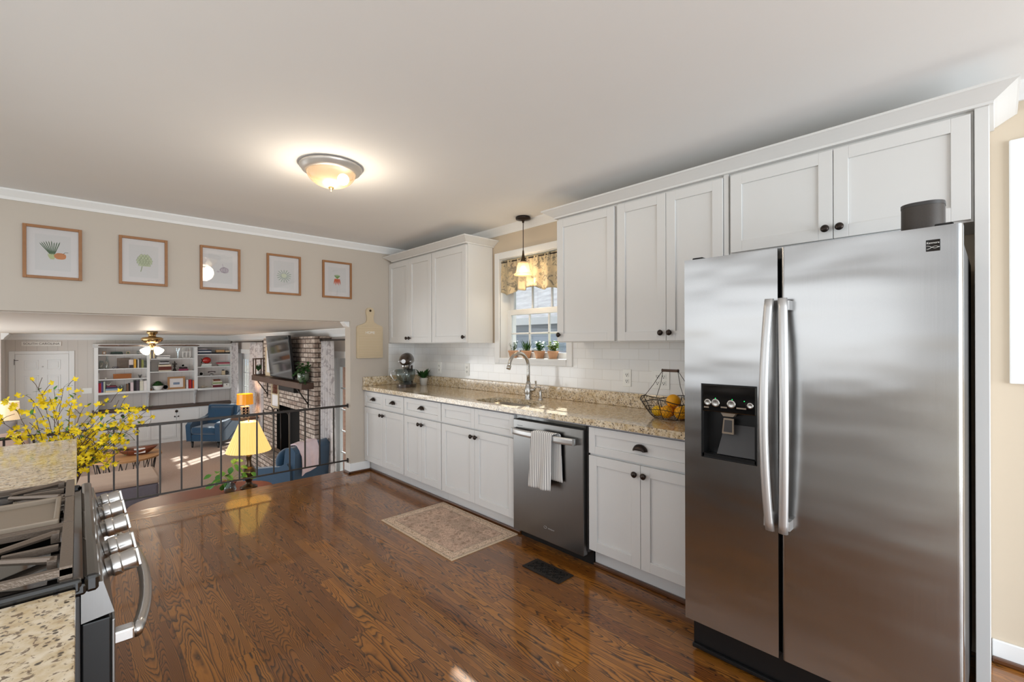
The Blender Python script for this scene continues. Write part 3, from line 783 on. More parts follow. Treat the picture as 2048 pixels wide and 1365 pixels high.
# worktop with sink hole
SX0, SX1, SY0, SY1 = 2.285, 2.60, 2.33, 2.89
ct = thing('worktop', 'long speckled beige granite worktop over the sink wall cabinets', 'worktop', (2.53, 2.8, 0.876))
m = MB(); holed_slab(m, [(2.215, 0.975), (2.852, 0.975), (2.852, 4.682), (2.215, 4.682)], rrect(SX0, SY0, SX1, SY1, 0.10, 8), 0.876, 0.914)
m.build('slab', M['granite'], ct, bevel=0.004)
MB().box(2.822, 0.975, 0.9145, 2.851, 4.682, 1.013).build('backsplash', M['granite'], ct, bevel=0.003)
MB().box(2.222, 4.654, 0.9145, 2.821, 4.683, 1.013).build('side_splash', M['granite'], ct, bevel=0.003)
MB().box(2.223, 0.99, 0.868, 2.30, 4.68, 0.8755).build('subtop', M['lining'], ct)
sk = thing('kitchen_sink', 'undermount stainless steel sink bowl set in the granite worktop', 'sink', (2.44, 2.61, 0.72))
m = MB(); P1 = rrect(SX0, SY0, SX1, SY1, 0.10, 8); P2 = rrect(SX0+0.02, SY0+0.02, SX1-0.02, SY1-0.02, 0.08, 8); n = len(P1)
vs = [(p[0], p[1], 0.876) for p in P1] + [(p[0], p[1], 0.735) for p in P2]; vs += [(p[0]*0.9+0.244, p[1]*0.9+0.261, 0.724) for p in P2]
m.add(vs, [(i, (i+1) % n, n+(i+1) % n, n+i) for i in range(n)] + [(n+i, n+(i+1) % n, 2*n+(i+1) % n, 2*n+i) for i in range(n)] + [tuple(range(2*n, 3*n))], True)
m.build('bowl', M['steel_sink'], sk, solid=0.002)
MB().lathe([(0.0, 0.727), (0.03, 0.727), (0.042, 0.729), (0.044, 0.725)], (2.44, 2.61, 0), 'z', 20).build('drain', M['chrome'], sk)

# faucet
fa = thing('faucet', 'brushed nickel gooseneck faucet behind the sink', 'faucet', (2.672, 2.63, 0.914))
fx, fy = 2.672, 2.63
MB().lathe([(0.030, 0.914), (0.031, 0.922), (0.026, 0.930), (0.030, 0.960), (0.031, 0.985), (0.026, 1.01), (0.019, 1.03), (0.018, 1.05), (0.0, 1.05)], (fx, fy, 0), 'z', 24).build('base', M['nickel'], fa)
pts = [(fx, fy, 1.03), (fx, fy, 1.12), (fx, fy, 1.18)]
for i in range(1, 15):
    a = PI*i/14*0.92; pts.append((fx-0.105+0.105*math.cos(a), fy+0.004*i/14, 1.18+0.108*math.sin(a)))
pts.append((pts[-1][0]-0.010, fy, pts[-1][2]-0.028))
MB().tube(pts, 0.0135, 14).build('spout', M['nickel'], fa)
e = pts[-1]; MB().tube([(e[0]+0.004, e[1], e[2]+0.012), (e[0]-0.007, e[1], e[2]-0.014)], 0.0175, 14).build('spray_head', M['nickel'], fa)
h = MB().tube([(fx, fy, 0.985), (fx+0.012, fy-0.030, 0.988), (fx+0.022, fy-0.055, 0.99)], [0.016, 0.021, 0.012], 12)
hb = h.build('handle', M['nickel'], fa)
MB().tube([(fx+0.022, fy-0.050, 0.99), (fx+0.036, fy-0.052, 1.02), (fx+0.040, fy-0.045, 1.06)], [0.008, 0.006, 0.009], 10).build('lever', M['nickel'], hb)
sd = thing('soap_dispenser', 'small nickel soap dispenser to the right of the faucet', 'dispenser', (2.695, 2.515, 0.914))
MB().lathe([(0.021, 0.914), (0.020, 0.922), (0.011, 0.935), (0.012, 0.975), (0.010, 0.99), (0, 0.99)], (2.695, 2.515, 0), 'z', 18).build('body', M['nickel'], sd)
MB().tube([(2.695, 2.515, 0.985), (2.695, 2.515, 1.01), (2.675, 2.53, 1.018), (2.655, 2.54, 1.01)], 0.006, 10).build('nozzle', M['nickel'], sd)

# outlets
def outlet(y, label, z=1.118, w=0.078, gang=1):
    t = thing('wall_outlet', label, 'outlet', (XW-0.008, y, z), 0, 'outlets on the tiled wall')
    MB().box(XW-0.014, y-w/2*gang*0.86, z-0.062, XW-0.0085, y+w/2*gang*0.86, z+0.062).build('plate', M['outlet'], t, bevel=0.002)
    for g in range(gang):
        c = y + (g-(gang-1)/2)*0.046
        for dz in (-0.022, 0.022):
            f = MB().box(XW-0.0165, c-0.016, z+dz-0.015, XW-0.014, c+0.016, z+dz+0.015).build('socket', M['outlet'], t, bevel=0.001)
            MB().box(XW-0.0175, c-0.008, z+dz-0.004, XW-0.0165, c-0.005, z+dz+0.008).box(XW-0.0175, c+0.005, z+dz-0.004, XW-0.0165, c+0.008, z+dz+0.008).box(XW-0.0175, c-0.003, z+dz-0.012, XW-0.0165, c+0.003, z+dz-0.006).build('slots', M['slot'], f)
outlet(4.153, 'white outlet plate nearest the corner, beside the white potted plant', 1.107)
outlet(3.668, 'white outlet between the potted plant and the window', 1.107)
outlet(1.8145, 'white outlet left of the wire fruit basket')
outlet(1.553, 'wide double outlet plate behind the wire basket handle', gang=2, w=0.074)

# dishwasher
dw = thing('dishwasher', 'stainless steel dishwasher under the worktop', 'dishwasher', (2.5, 2.022, 0))
MB().box(2.26, 1.712, 0.09, 2.80, 2.332, 0.866).build('body', M['charcoal'], dw)
MB().box(2.30, 1.706, 0.0, 2.34, 2.336, 0.09).build('toe_panel', M['black'], dw)
dd = MB().box(2.222, 1.722, 0.070, 2.262, 2.338, 0.838).build('door', M['steel'], dw, bevel=0.004)
MB().box(2.255, 1.722, 0.838, 2.275, 2.338, 0.866).build('gap_strip', M['blackgloss'], dw)  # black strip stands in for the dark gap above the door
MB().box(2.2205, 2.245, 0.796, 2.2222, 2.295, 0.7985).build('sticker_line', M['black'], dd)  # thin black line of the door sticker
MB().grid(lambda u, v: (2.180+0.022*(2*u-1)**4 - 0.0*v, 1.768+u*0.558, 0.738+0.042*v+0.0), 24, 3).build('handle', M['steel_bright'], dd, solid=0.014)
MB().box(2.190, 1.768, 0.740, 2.224, 1.782, 0.778).box(2.190, 2.312, 0.740, 2.224, 2.326, 0.778).build('handle_mount', M['steel'], dd)
lg = text('Whirlpool', 'logo', 0.013, M['steel_bright'], dd, 0.0004); lg.location = (2.2212, 1.985, 0.158); lg.rotation_euler = (PI/2, 0, -PI/2)
MB().tube([(2.2210, 2.035+0.012*math.cos(a), 0.160+0.008*math.sin(a)) for a in [2*PI*k/16 for k in range(16)]], 0.0008, 6, True).build('emblem', M['steel_bright'], dd)
# towel over handle
def towel():
    m = MB()
    def f(u, v):  # v: 0 back bottom .. 1 front bottom over the bar
        y = 2.105 - u*0.185; s = v*2-1
        if v < 0.42:
            z = 0.49 + (0.785-0.49)*(v/0.42); x = 2.205
            y = 2.02 - u*0.135 - 0.012*(1-v/0.42)
        elif v < 0.5:
            a = (v-0.42)/0.08*PI; x = 2.187 + 0.018*math.cos(a); z = 0.785 + 0.012*math.sin(a); k = (v-.42)/.08
            y = (2.02-u*0.135)*(1-k) + y*k
        else:
            k = (v-0.5)/0.5; z = 0.785 - k*0.368; x = 2.168 - 0.004*k
            y = (2.107 - u*0.180)*(1-k) + (2.140 - u*0.200)*k
            x += 0.006*math.sin(u*13+k*2)*k + 0.008*math.sin(u*6)*k
            z += 0.014*u*k
        return (x, y, z)
    m.grid(f, 24, 60)
    return single('dish_towel', m, M['towel'], 'gray and white striped dish towel over the dishwasher handle', 'towel', solid=0.004, base_pt=(2.18, 2.02, 0.42))
towel()

# refrigerator
fr = thing('refrigerator', 'stainless side-by-side refrigerator with water dispenser', 'refrigerator', (2.4, 0.51, 0))
FX = 1.9455
MB().box(2.03, 0.075, 0.06, 2.80, 0.945, 1.70).build('body', M['charcoal'], fr, bevel=0.005)
MB().box(2.00, 0.085, 0.012, 2.06, 0.935, 0.15).box(1.985, 0.085, 0.012, 2.0, 0.935, 0.03).build('toe_grille', M['black'], fr, bevel=0.004)
for (a, b) in ((0.10, 0.14), (0.88, 0.92)): MB().box(2.02, a, 0.0, 2.10, b, 0.02).build('foot', M['black'], fr)
def fridge_door(y0, y1, hole=None):
    m = MB(); z0, z1 = 0.155, 1.726
    def front(y): 
        e = min(y-y0, y1-y); return FX + 0.0
    if hole is None:
        m.prism(rrect(y0, FX, y1, 2.022, 0.014, 5), 'z', z0, z1)
        m.v = [(p[1], p[0], p[2]) for p in m.v]
    else:
        a, b, c, d = hole
        wall_boxes(m, 'x', FX, 2.022, y0, y1, z0, z1, [hole])
        m.box(2.012, a, c, 2.022, b, d)
    return m
hole = (0.6535, 0.8685, 0.880, 1.187)
rd = fridge_door(0.0688, 0.5655).build('refrigerator_door', M['steel_fridge'], fr, bevel=0.003)
ld = fridge_door(0.5755, 0.9465, hole).build('freezer_door', M['steel_fridge'], fr, bevel=0)
MB().box(2.022, 0.085, 0.165, 2.032, 0.56, 1.71).box(2.022, 0.58, 0.165, 2.032, 0.935, 1.71).build('door_gasket', M['black'], fr)
for y0, y1 in ((0.878, 0.925), (0.09, 0.135)): MB().box(1.975, y0, 1.726, 2.08, y1, 1.739).box(2.04, y0, 1.70, 2.12, y1, 1.735).build('hinge_cover', M['black'], fr, bevel=0.004)
def fhandle(y, lean):
    m = MB(); n = 26
    vs = []; W = 0.0165
    for i in range(n+1):
        k = i/n; z = 0.652+0.878*k; s = (2*k-1); bow = 1-s**4*0.9
        x = 1.905 - 0.030*(1-s*s) 
        yy = y + lean*0.012*(s*s)
        t = 0.016
        for dy, dx in ((-W, 0), (-W*0.7, -t*0.55), (0, -t*0.7), (W*0.7, -t*0.55), (W, 0), (W*0.8, t*0.6), (-W*0.8, t*0.6)): vs.append((x+dx, yy+dy, z))
    q = 7
    fs = [(i*q+k, i*q+(k+1) % q, (i+1)*q+(k+1) % q, (i+1)*q+k) for i in range(n) for k in range(q)] + [tuple(range(q))[::-1], tuple(range(n*q, n*q+q))]
    m.add(vs, fs, True)
    m.box(1.905, y-0.010, 0.665, 1.947, y+0.010, 0.70); m.box(1.905, y-0.010, 1.485, 1.947, y+0.010, 1.52)
    return m
fhandle(0.604, -1).build('handle', M['steel_bright'], ld); fhandle(0.535, 1).build('handle', M['steel_bright'], rd)
# dispenser
disp = MB(); a, b, c, d = hole
disp.box(1.9445, a, 1.074, 1.985, b, d).build('control_panel', M['blackgloss'], fr, bevel=0.003)
MB().box(1.9437, a-0.004, c-0.004, 1.9452, a, d+0.004).box(1.9437, b, c-0.004, 1.9452, b+0.004, d+0.004).box(1.9437, a, d, 1.9452, b, d+0.004).box(1.9437, a, c-0.004, 1.9452, b, c).build('dispenser_bezel', M['black'], fr)
MB().box(1.948, a, c, 2.011, a+0.006, 1.074).box(1.948, b-0.006, c, 2.011, b, 1.074).box(2.0, a, c, 2.011, b, 1.074).box(1.948, a, c, 2.0, b, c+0.014).build('dispenser_recess', M['black'], fr)
MB().add([(1.962, a+0.006, c+0.016), (1.962, b-0.055, c+0.016), (1.998, b-0.075, 1.02), (1.998, a+0.006, 1.02), (2.0, a+0.006, c+0.014), (2.0, b-0.05, c+0.014)], [(0, 1, 2, 3), (0, 4, 5, 1), (1, 5, 2)]).build('splash_plate', M['charcoal'], fr)
MB().prism([(0.735, 1.072), (0.795, 1.072), (0.785, 1.058), (0.745, 1.058)], 'x', 1.955, 1.985).build('spout_nozzle', M['grayplate'], fr)
pd = MB().prism([(0.745, 1.050), (0.785, 1.050), (0.792, 0.985), (0.745, 0.985)], 'x', 1.960, 1.966).build('paddle', M['grayplate'], fr, bevel=0.002)
MB().prism([(0.751, 1.043), (0.780, 1.043), (0.785, 0.993), (0.751, 0.993)], 'x', 1.9585, 1.9605).build('paddle_pad', M['charcoal'], pd)
for y, r in ((0.845, 0.014), (0.812, 0.017), (0.748, 0.017), (0.675, 0.012)):
    MB().lathe([(r, 0), (r, -0.0015), (r*0.82, -0.0022), (r*0.5, -0.001), (0, -0.001)], (1.9445, y, 1.112), 'x', 20).build('control_dial', M['nickel'], fr)
MB().box(1.9435, 0.69, 1.095, 1.9447, 0.727, 1.101).box(1.9435, 0.765, 1.093, 1.9447, 0.79, 1.099).box(1.9435, 0.84, 1.088, 1.9447, 0.86, 1.094).build('control_label', M['grayplate'], fr)
for y, z in ((0.812, 1.131), (0.744, 1.131), (0.697, 1.128)): MB().sphere((1.9440, y, z), 0.0017, 8, 6).build('indicator_light', M['led'], fr)
bd = MB().box(1.9435, 0.119, 1.649, 1.9458, 0.1525, 1.685).build('badge', M['blackgloss'], rd, bevel=0.001)
kt = text('Kenmore', 'badge_lettering', 0.0085, M['outlet'], bd, 0.0003, 0.029); kt.location = (1.9432-2.4, 0.1358-0.51, 1.675); kt.rotation_euler = (PI/2, 0, -PI/2)
MB().tube([(1.9432, 0.121+0.030*k/12, 1.660+0.004*math.sin(PI*1.6*k/12)) for k in range(13)], 0.0006, 5).tube([(1.9432, 0.121+0.030*k/12, 1.662-0.004*math.sin(PI*1.6*k/12)) for k in range(13)], 0.0006, 5).build('badge_wave', M['outlet'], bd)
lg.location = (2.2212-2.5, 1.985-2.022, 0.158)
sp = thing('speaker', 'dark rounded smart speaker on top of the refrigerator', 'speaker', (2.18, 0.178, 1.72))
P = rrect(2.115, 0.120, 2.235, 0.236, 0.045, 8)
MB().prism(P, 'z', 1.72, 1.838, True).build('body', M['sonos'], sp)
MB().prism(rrect(2.114, 0.119, 2.236, 0.237, 0.046, 8), 'z', 1.838, 1.850, True).build('top_cap', M['charcoal'], sp, bevel=0.002)

# range
rg = thing('gas_range', 'stainless gas range with black grates at the left foreground', 'range', (-0.3, 1.56, 0))
Y0, Y1 = 1.172, 1.968
MB().box(-0.62, Y0, 0.02, 0.002, Y1, 0.895).build('body', M['charcoal'], rg, bevel=0.003)
MB().box(-0.62, Y0-0.002, 0.895, 0.012, Y1+0.002, 0.918).build('cooktop', M['blackgloss'], rg, bevel=0.006)
MB().box(0.006, Y0-0.002, 0.897, 0.030, Y1+0.002, 0.930).box(-0.62, Y0-0.003, 0.9, 0.006, Y0+0.018, 0.928).box(-0.62, Y1-0.018, 0.9, 0.006, Y1+0.003, 0.928).build('cooktop_rim', M['blackgloss'], rg, bevel=0.007)
cp = MB().prism([(0.003, 0.914), (0.034, 0.912), (0.050, 0.848), (0.003, 0.842)], 'y', Y0, Y1).build('control_panel', M['steel'], rg, bevel=0.002)
MB().box(0.003, Y0+0.012, 0.20, 0.046, Y1-0.012, 0.835).build('oven_door', M['black'], rg, bevel=0.003)
MB().box(0.046, Y0+0.012, 0.20, 0.052, Y1-0.012, 0.828).build('oven_door_front', M['steel'], rg, bevel=0.002)
MB().box(0.003, Y0+0.012, 0.03, 0.05, Y1-0.012, 0.185).build('drawer', M['steel'], rg, bevel=0.003)
MB().tube([(0.050+0.075*max(0, 1-((y-1.57)/0.40)**2)**0.6, y, 0.765) for y in [1.235+0.67*k/20 for k in range(21)]], 0.0125, 12).build('handle', M['chrome'], rg)
for y in (1.245, 1.895): MB().box(0.050, y-0.014, 0.752, 0.085, y+0.014, 0.778).build('handle_mount', M['chrome'], rg, bevel=0.004)
for i, y in enumerate((1.895, 1.775, 1.62, 1.455, 1.335)):
    k = MB().lathe([(0.020, 0), (0.021, 0.008), (0.0235, 0.010), (0.0235, 0.024), (0.021, 0.026), (0.0225, 0.050), (0.020, 0.053), (0, 0.053)], (0, 0, 0), 'x', 24)
    k.box(0.050, -0.004, -0.020, 0.058, 0.004, 0.020)
    k.xf(Matrix.Translation((0.044, y, 0.876)) @ Matrix.Rotation(R(-10), 4, 'Y'))
    q = k.build('knob', M['chrome'], rg, bevel=0.001)
def grate(y0, y1, griddle=False):
    m = MB(); x0, x1 = -0.60, -0.008; z0, z1 = 0.934, 0.951; w = 0.013
    m.box(x1-w*1.4, y0, z0-0.012, x1, y1, z1); m.box(x0, y0, z0, x0+w, y1, z1)
    m.box(x0, y0, z0, x1, y0+w, z1-0.004); m.box(x0, y1-w, z0, x1, y1, z1-0.004)
    for xx in (x0+0.004, x1-0.02):
        for yy in (y0+0.004, y1-0.018): m.box(xx, yy, 0.918, xx+0.014, yy+0.014, z0)
    if not griddle:
        yc = (y0+y1)/2
        for xc in (-0.16, -0.44):
            m.tube([(xc, yc, z1-0.006)]+[(xc+0.001, yc, z1-0.006)], 0.002)
            for a in (35, 145, 215, 325):
                dx, dy = math.cos(R(a)), math.sin(R(a))
                L = (yc-y0-0.008)/abs(dy)
                p = Vector((xc+dx*0.03, yc+dy*0.03, z1-0.002)); q = Vector((xc+dx*min(L, 0.15), yc+dy*min(L, 0.15), z1-0.003))
                m.tube([p, q], [0.0055, 0.0075], 6, smooth=False)
                m.box(q.x-0.007, q.y-0.012, z0-0.004, q.x+0.007, q.y+0.012, z1)
            m.box(xc+0.05, yc-0.0055, z1-0.014, xc+0.13, yc+0.0055, z1-0.002); m.box(xc-0.13, yc-0.0055, z1-0.014, xc-0.05, yc+0.0055, z1-0.002)
    return m.build('grate', M['castiron'], rg, bevel=0.003)
grate(1.745, 1.950); grate(1.495, 1.735, True); grate(1.190, 1.485)
gp = MB().box(-0.575, 1.512, 0.940, -0.038, 1.718, 0.946)
gp.box(-0.58, 1.503, 0.94, -0.033, 1.513, 0.958).box(-0.58, 1.717, 0.94, -0.033, 1.727, 0.958).box(-0.043, 1.513, 0.94, -0.033, 1.717, 0.958).box(-0.585, 1.513, 0.94, -0.575, 1.717, 0.958)
gp.build('griddle', M['grayplate'], rg, bevel=0.003)
for xc, yc in ((-0.16, 1.85), (-0.44, 1.85), (-0.16, 1.335), (-0.44, 1.335)):
    b_ = MB().lathe([(0.045, 0.918), (0.043, 0.926), (0.030, 0.930), (0, 0.930)], (xc, yc, 0), 'z', 24).build('burner', M['nickel'], rg)
    MB().lathe([(0.030, 0.930), (0.031, 0.936), (0.026, 0.940), (0, 0.940)], (xc, yc, 0), 'z', 24).build('burner_cap', M['charcoal'], b_)
# counters either side of the range
def side_counter(y0, y1, label, lc):
    c = thing('base_cabinet', lc, 'cabinet', (-0.3, (y0+y1)/2, 0), 0)
    MB().box(-0.62, y0+0.01, 0.1, -0.045, y1-0.01, 0.874).build('body', M['white'], c)
    MB().box(-0.62, y0+0.01, 0.0, -0.10, y1-0.01, 0.1).build('toe_kick', M['white'], c)
    n = max(1, round((y1-y0)/0.5))
    for k in range(n):
        a = y0+0.012+(y1-y0-0.024)*k/n; b = y0+0.012+(y1-y0-0.024)*(k+1)/n
        m = MB(); 
        for z0, z1, nm in ((0.119, 0.69, 'door'), (0.70, 0.862, 'drawer')):
            q = MB().box(-0.045, a+0.002, z0, -0.030, b-0.002, z1); q.box(-0.030, a+0.002, z0, -0.022, a+0.05, z1); q.box(-0.030, b-0.05, z0, -0.022, b-0.002, z1); q.box(-0.030, a+0.05, z0, -0.022, b-0.05, z0+0.045); q.box(-0.030, a+0.05, z1-0.045, -0.022, b-0.05, z1)
            q.build(nm, M['white'], c, bevel=0.001)
    single('worktop', MB().box(-0.64, y0, 0.876, -0.004, y1, 0.914), M['granite'], label, 'worktop', base_pt=(-0.3, (y0+y1)/2, 0.876), bevel=0.003)
side_counter(1.974, 3.035, 'granite worktop beyond the gas range, at the left edge', 'white base cabinet beyond the gas range under granite')
side_counter(0.35, 1.166, 'granite worktop nearest the camera, bottom left', 'white base cabinet nearest the camera under granite')

# rug and floor vent
single('rug', MB().box(1.697, 2.352, 0.0005, 2.277, 3.268, 0.006), rug_mat(1.697, 2.277, 2.352, 3.268), 'small faded beige patterned rug in front of the sink cabinet', 'rug', base_pt=(1.987, 2.81, 0.0005))
vt = thing('floor_vent', 'black scrollwork floor vent in front of the dishwasher', 'vent', (2.039, 1.852, 0))
MB().box(1.972, 1.706, 0.0003, 2.106, 1.998, 0.0025).build('backing', M['firebox'], vt)
m = MB(); m.box(1.972, 1.706, 0.0025, 2.106, 1.730, 0.006).box(1.972, 1.974, 0.0025, 2.106, 1.998, 0.006).box(1.972, 1.73, 0.0025, 1.992, 1.974, 0.006).box(2.086, 1.73, 0.0025, 2.106, 1.974, 0.006)
for k in range(5):
    yc = 1.754+0.049*k
    for xc in (2.015, 2.063): m.tube([(xc+0.020*math.cos(a), yc+0.022*math.sin(a), 0.004) for a in [2*PI*q/14 for q in range(14)]], 0.0022, 5, True)
    m.tube([(1.992, yc-0.02, 0.004), (2.039, yc, 0.0042), (2.086, yc+0.02, 0.004)], 0.002, 5)
m.build('grille', M['iron'], vt)

# ceiling flush light
fl = thing('ceiling_light', 'flush ceiling light with frosted glass bowl and nickel ring', 'light', (1.112, 2.757, CE))
lx, ly = 1.112, 2.757
MB().lathe([(0.0, CE-0.001), (0.176, CE-0.001), (0.180, CE-0.014), (0.170, CE-0.022), (0.165, CE-0.034), (0.150, CE-0.044), (0.140, CE-0.046), (0.138, CE-0.040), (0.0, CE-0.036)], (lx, ly, 0), 'z', 48).build('ring', M['ring_nickel'], fl)
MB().lathe([(0.138*math.cos(a), CE-0.042-0.088*math.sin(a)) for a in [PI/2*k/12 for k in range(13)]], (lx, ly, 0), 'z', 48, caps=False).build('glass_bowl', M['bowl_glass'], fl)
MB().lathe([(0.0, CE-0.124), (0.016, CE-0.128), (0.014, CE-0.136), (0.006, CE-0.142), (0.006, CE-0.150), (0.0, CE-0.154)], (lx, ly, 0), 'z', 16).build('finial', M['brass'], fl)
MB().sphere((lx+0.055, ly-0.045, CE-0.080), 0.034, 14, 10).build('bulb', M['bulb'], fl)
light('ceiling_light_glow', 'POINT', (lx, ly, CE-0.20), 9, (1.0, 0.86, 0.68), 0.10)

# pendant
px_, py_ = 2.744, 2.757
pn = thing('pendant_light', 'small bell-glass pendant light hanging before the kitchen window', 'light', (px_, py_, CE))
MB().lathe([(0, CE-0.001), (0.060, CE-0.001), (0.064, CE-0.010), (0.062, CE-0.022), (0.030, CE-0.030), (0.010, CE-0.034), (0.008, CE-0.05), (0, CE-0.05)], (px_, py_, 0), 'z', 28).build('canopy', M['bronze'], pn)
MB().tube([(px_, py_, CE-0.04), (px_, py_, 2.13)], 0.0032, 8).build('cord', M['bronze'], pn)
MB().lathe([(0.006, 2.155), (0.009, 2.12), (0.020, 2.075), (0.030, 2.052), (0.0, 2.052)], (px_, py_, 0), 'z', 20).build('socket_cap', M['agedbronze'], pn)
MB().lathe([(0.026, 2.060), (0.046, 2.045), (0.054, 2.015), (0.057, 1.985), (0.064, 1.965), (0.080, 1.950), (0.080, 1.946), (0.062, 1.958)], (px_, py_, 0), 'z', 32, caps=False).build('glass_shade', M['bell_glass'], pn)
MB().sphere((px_, py_, 2.002), 0.020, 12, 8).build('bulb', M['bulb'], pn)
light('pendant_glow', 'POINT', (px_, py_, 1.985), 6, (1.0, 0.78, 0.5), 0.03)

# valance
def valance():
    m = MB()
    def f(u, v):
        y = 2.385+u*0.79; z = 2.135-v*(0.295+0.018*math.sin(u*9)+0.012*math.sin(u*23)) 
        amp = 0.006+0.014*v
        x = 2.872 + amp*math.sin(u*42+0.8*math.sin(u*11)) + (0.006*math.sin(u*120) if v < 0.25 else 0)
        return (x, y, z)
    m.grid(f, 150, 14)
    t = thing('window_valance', 'gathered floral valance across the top of the kitchen window', 'curtain', (2.872, 2.78, 2.13))
    m.build('cloth', M['valance'], t, solid=0.002)
    MB().tube([(2.872, 2.376, 2.118), (2.872, 3.176, 2.118)], 0.006, 8).build('rod', M['bronze'], t)
valance()

# herb pots
def pot(y, label, lm, style, seed):
    t = thing('potted_herb', label, 'plant', (2.905, y, 1.2365), 0, 'potted herbs on the window sill')
    b = 1.2365; x = 2.905
    MB().lathe([(0.0, b), (0.031, b), (0.043, b+0.048), (0.047, b+0.050), (0.049, b+0.066), (0.044, b+0.066), (0.042, b+0.056), (0, b+0.056)], (x, y, 0), 'z', 24).build('pot', M['terracotta'], t)
    r = random.Random(seed); m = MB(); st = MB()
    for i in range({'sprig': 15, 'spike': 18, 'bush': 26, 'lime': 20}[style]):
        a = r.uniform(0, 2*PI); rr = r.uniform(0.0, 0.026); sp_ = r.uniform(0.2, 1.0)
        p0 = Vector((x+rr*math.cos(a), y+rr*math.sin(a), b+0.056)); h = r.uniform(0.05, 0.095)*(1.1 if style == 'sprig' else 1)
        d = Vector((math.cos(a)*0.45*sp_, math.sin(a)*0.45*sp_, 1)).normalized(); p1 = p0+d*h
        st.tube([p0, p1], 0.0012, 4)
        if style == 'spike':
            for k in range(3): m.leaf(p0+d*h*0.2*k, d+Vector((r.uniform(-.25, .25), r.uniform(-.25, .25), 0)), (1, 0, 0), h*0.9, 0.008, 0.05)
        else:
            n = 8 if style == 'sprig' else 6
            for k in range(n):
                q = p0+d*h*(k+2)/(n+1); aa = r.uniform(0, 2*PI)
                L = {'sprig': 0.022, 'bush': 0.034, 'lime': 0.036}[style]
                m.leaf(q, (math.cos(aa), math.sin(aa), r.uniform(0.0, 0.7)), (0, 0, 1), L*r.uniform(.7, 1.2), L*0.65, 0.3)
    st.build('stems', M['leaf_mid'], t); m.build('leaves', lm, t); return t
pot(3.052, 'terracotta pot of sparse gray-green sprigs, leftmost on the window sill', M['leaf_gray'], 'sprig', 1)
pot(2.882, 'terracotta pot of spiky dark green leaves, second on the sill', M['leaf_dark'], 'spike', 2)
pot(2.722, 'terracotta pot of bushy bright green leaves, third on the sill', M['leaf_mid'], 'bush', 3)
pot(2.567, 'terracotta pot of yellow-green leaves, rightmost on the window sill', M['leaf_lime'], 'lime', 4)

# stand mixer
def mixer():
    cx, cy = 2.535, 4.31; z = 0.915
    t = thing('stand_mixer', 'dark brown stand mixer with glass bowl in the worktop corner', 'mixer', (cx, cy, z), R(-130), world=False)
    # local: +x = bowl side
    MB().prism([(0.16*math.cos(a)*1.0+0.0, 0.10*math.sin(a)) for a in [2*PI*k/32 for k in range(32)]], 'z', 0.0, 0.030).build('base', M['mixer'], t, bevel=0.008)
    MB().prism(rrect(-0.145, -0.05, -0.065, 0.05, 0.03), 'z', 0.025, 0.22, True).build('column', M['mixer'], t, bevel=0.006)
    MB().tube([(-0.16, 0, 0.275), (-0.13, 0, 0.280), (-0.05, 0, 0.288), (0.06, 0, 0.286), (0.13, 0, 0.276), (0.165, 0, 0.268)], [0.035, 0.062, 0.070, 0.066, 0.052, 0.030], 20).build('head', M['mixer'], t)
    MB().box(-0.13, -0.0655, 0.262, 0.12, 0.0655, 0.276).build('trim_band', M['chrome'], t, bevel=0.003)
    MB().lathe([(0.034, 0.235), (0.036, 0.205), (0.032, 0.20), (0, 0.20)], (0.075, 0, 0), 'z', 20).build('planetary', M['chrome'], t)
    MB().lathe([(0.022, 0.003), (0.022, 0), (0, 0)], (0.182, 0, 0.272), 'x', 20).build('hub_cap', M['chrome'], t)
    MB().lathe([(0.0, 0.034), (0.055, 0.036), (0.085, 0.075), (0.100, 0.12), (0.104, 0.185), (0.101, 0.185), (0.097, 0.12), (0.082, 0.079), (0.0, 0.042)], (0.065, 0, 0), 'z', 32, caps=False).build('bowl', M['glass'], t)
    MB().tube([(0.065, -0.100, 0.17), (0.065, -0.145, 0.165), (0.065, -0.150, 0.12), (0.065, -0.120, 0.07), (0.065, -0.09, 0.075)], 0.006, 8).build('bowl_handle', M['chrome'], t)
    bt = MB()
    for k in range(8):
        a = 2*PI*k/8; bt.tube([(0.075+0.006*math.cos(a), 0.006*math.sin(a), 0.20), (0.075+0.038*math.cos(a), 0.038*math.sin(a), 0.12), (0.075+0.03*math.cos(a), 0.03*math.sin(a), 0.075), (0.075, 0, 0.055)], 0.002, 5)
    bt.build('whisk', M['chrome'], t)
mixer()
cp_ = thing('potted_plant', 'leafy green plant in a small white pot beside the stand mixer', 'plant', (2.755, 4.325, 0.915))
MB().lathe([(0, 0.915), (0.036, 0.915), (0.047, 0.992), (0.050, 0.994), (0.046, 0.994), (0.044, 0.985), (0, 0.985)], (2.755, 4.325, 0), 'z', 24).build('pot', M['ceramic'], cp_)
m = MB(); r = random.Random(11)
for i in range(46):
    a = r.uniform(0, 2*PI); e = r.uniform(0.45, 1.3)
    m.leaf((2.755+0.02*math.cos(a), 4.325+0.02*math.sin(a), 0.985+r.uniform(0, .02)), (math.cos(a)*math.cos(e), math.sin(a)*math.cos(e), math.sin(e)), (0, 0, 1), r.uniform(0.07, 0.12), 0.036, 0.15)
m.build('leaves', M['leaf_dark'], cp_)

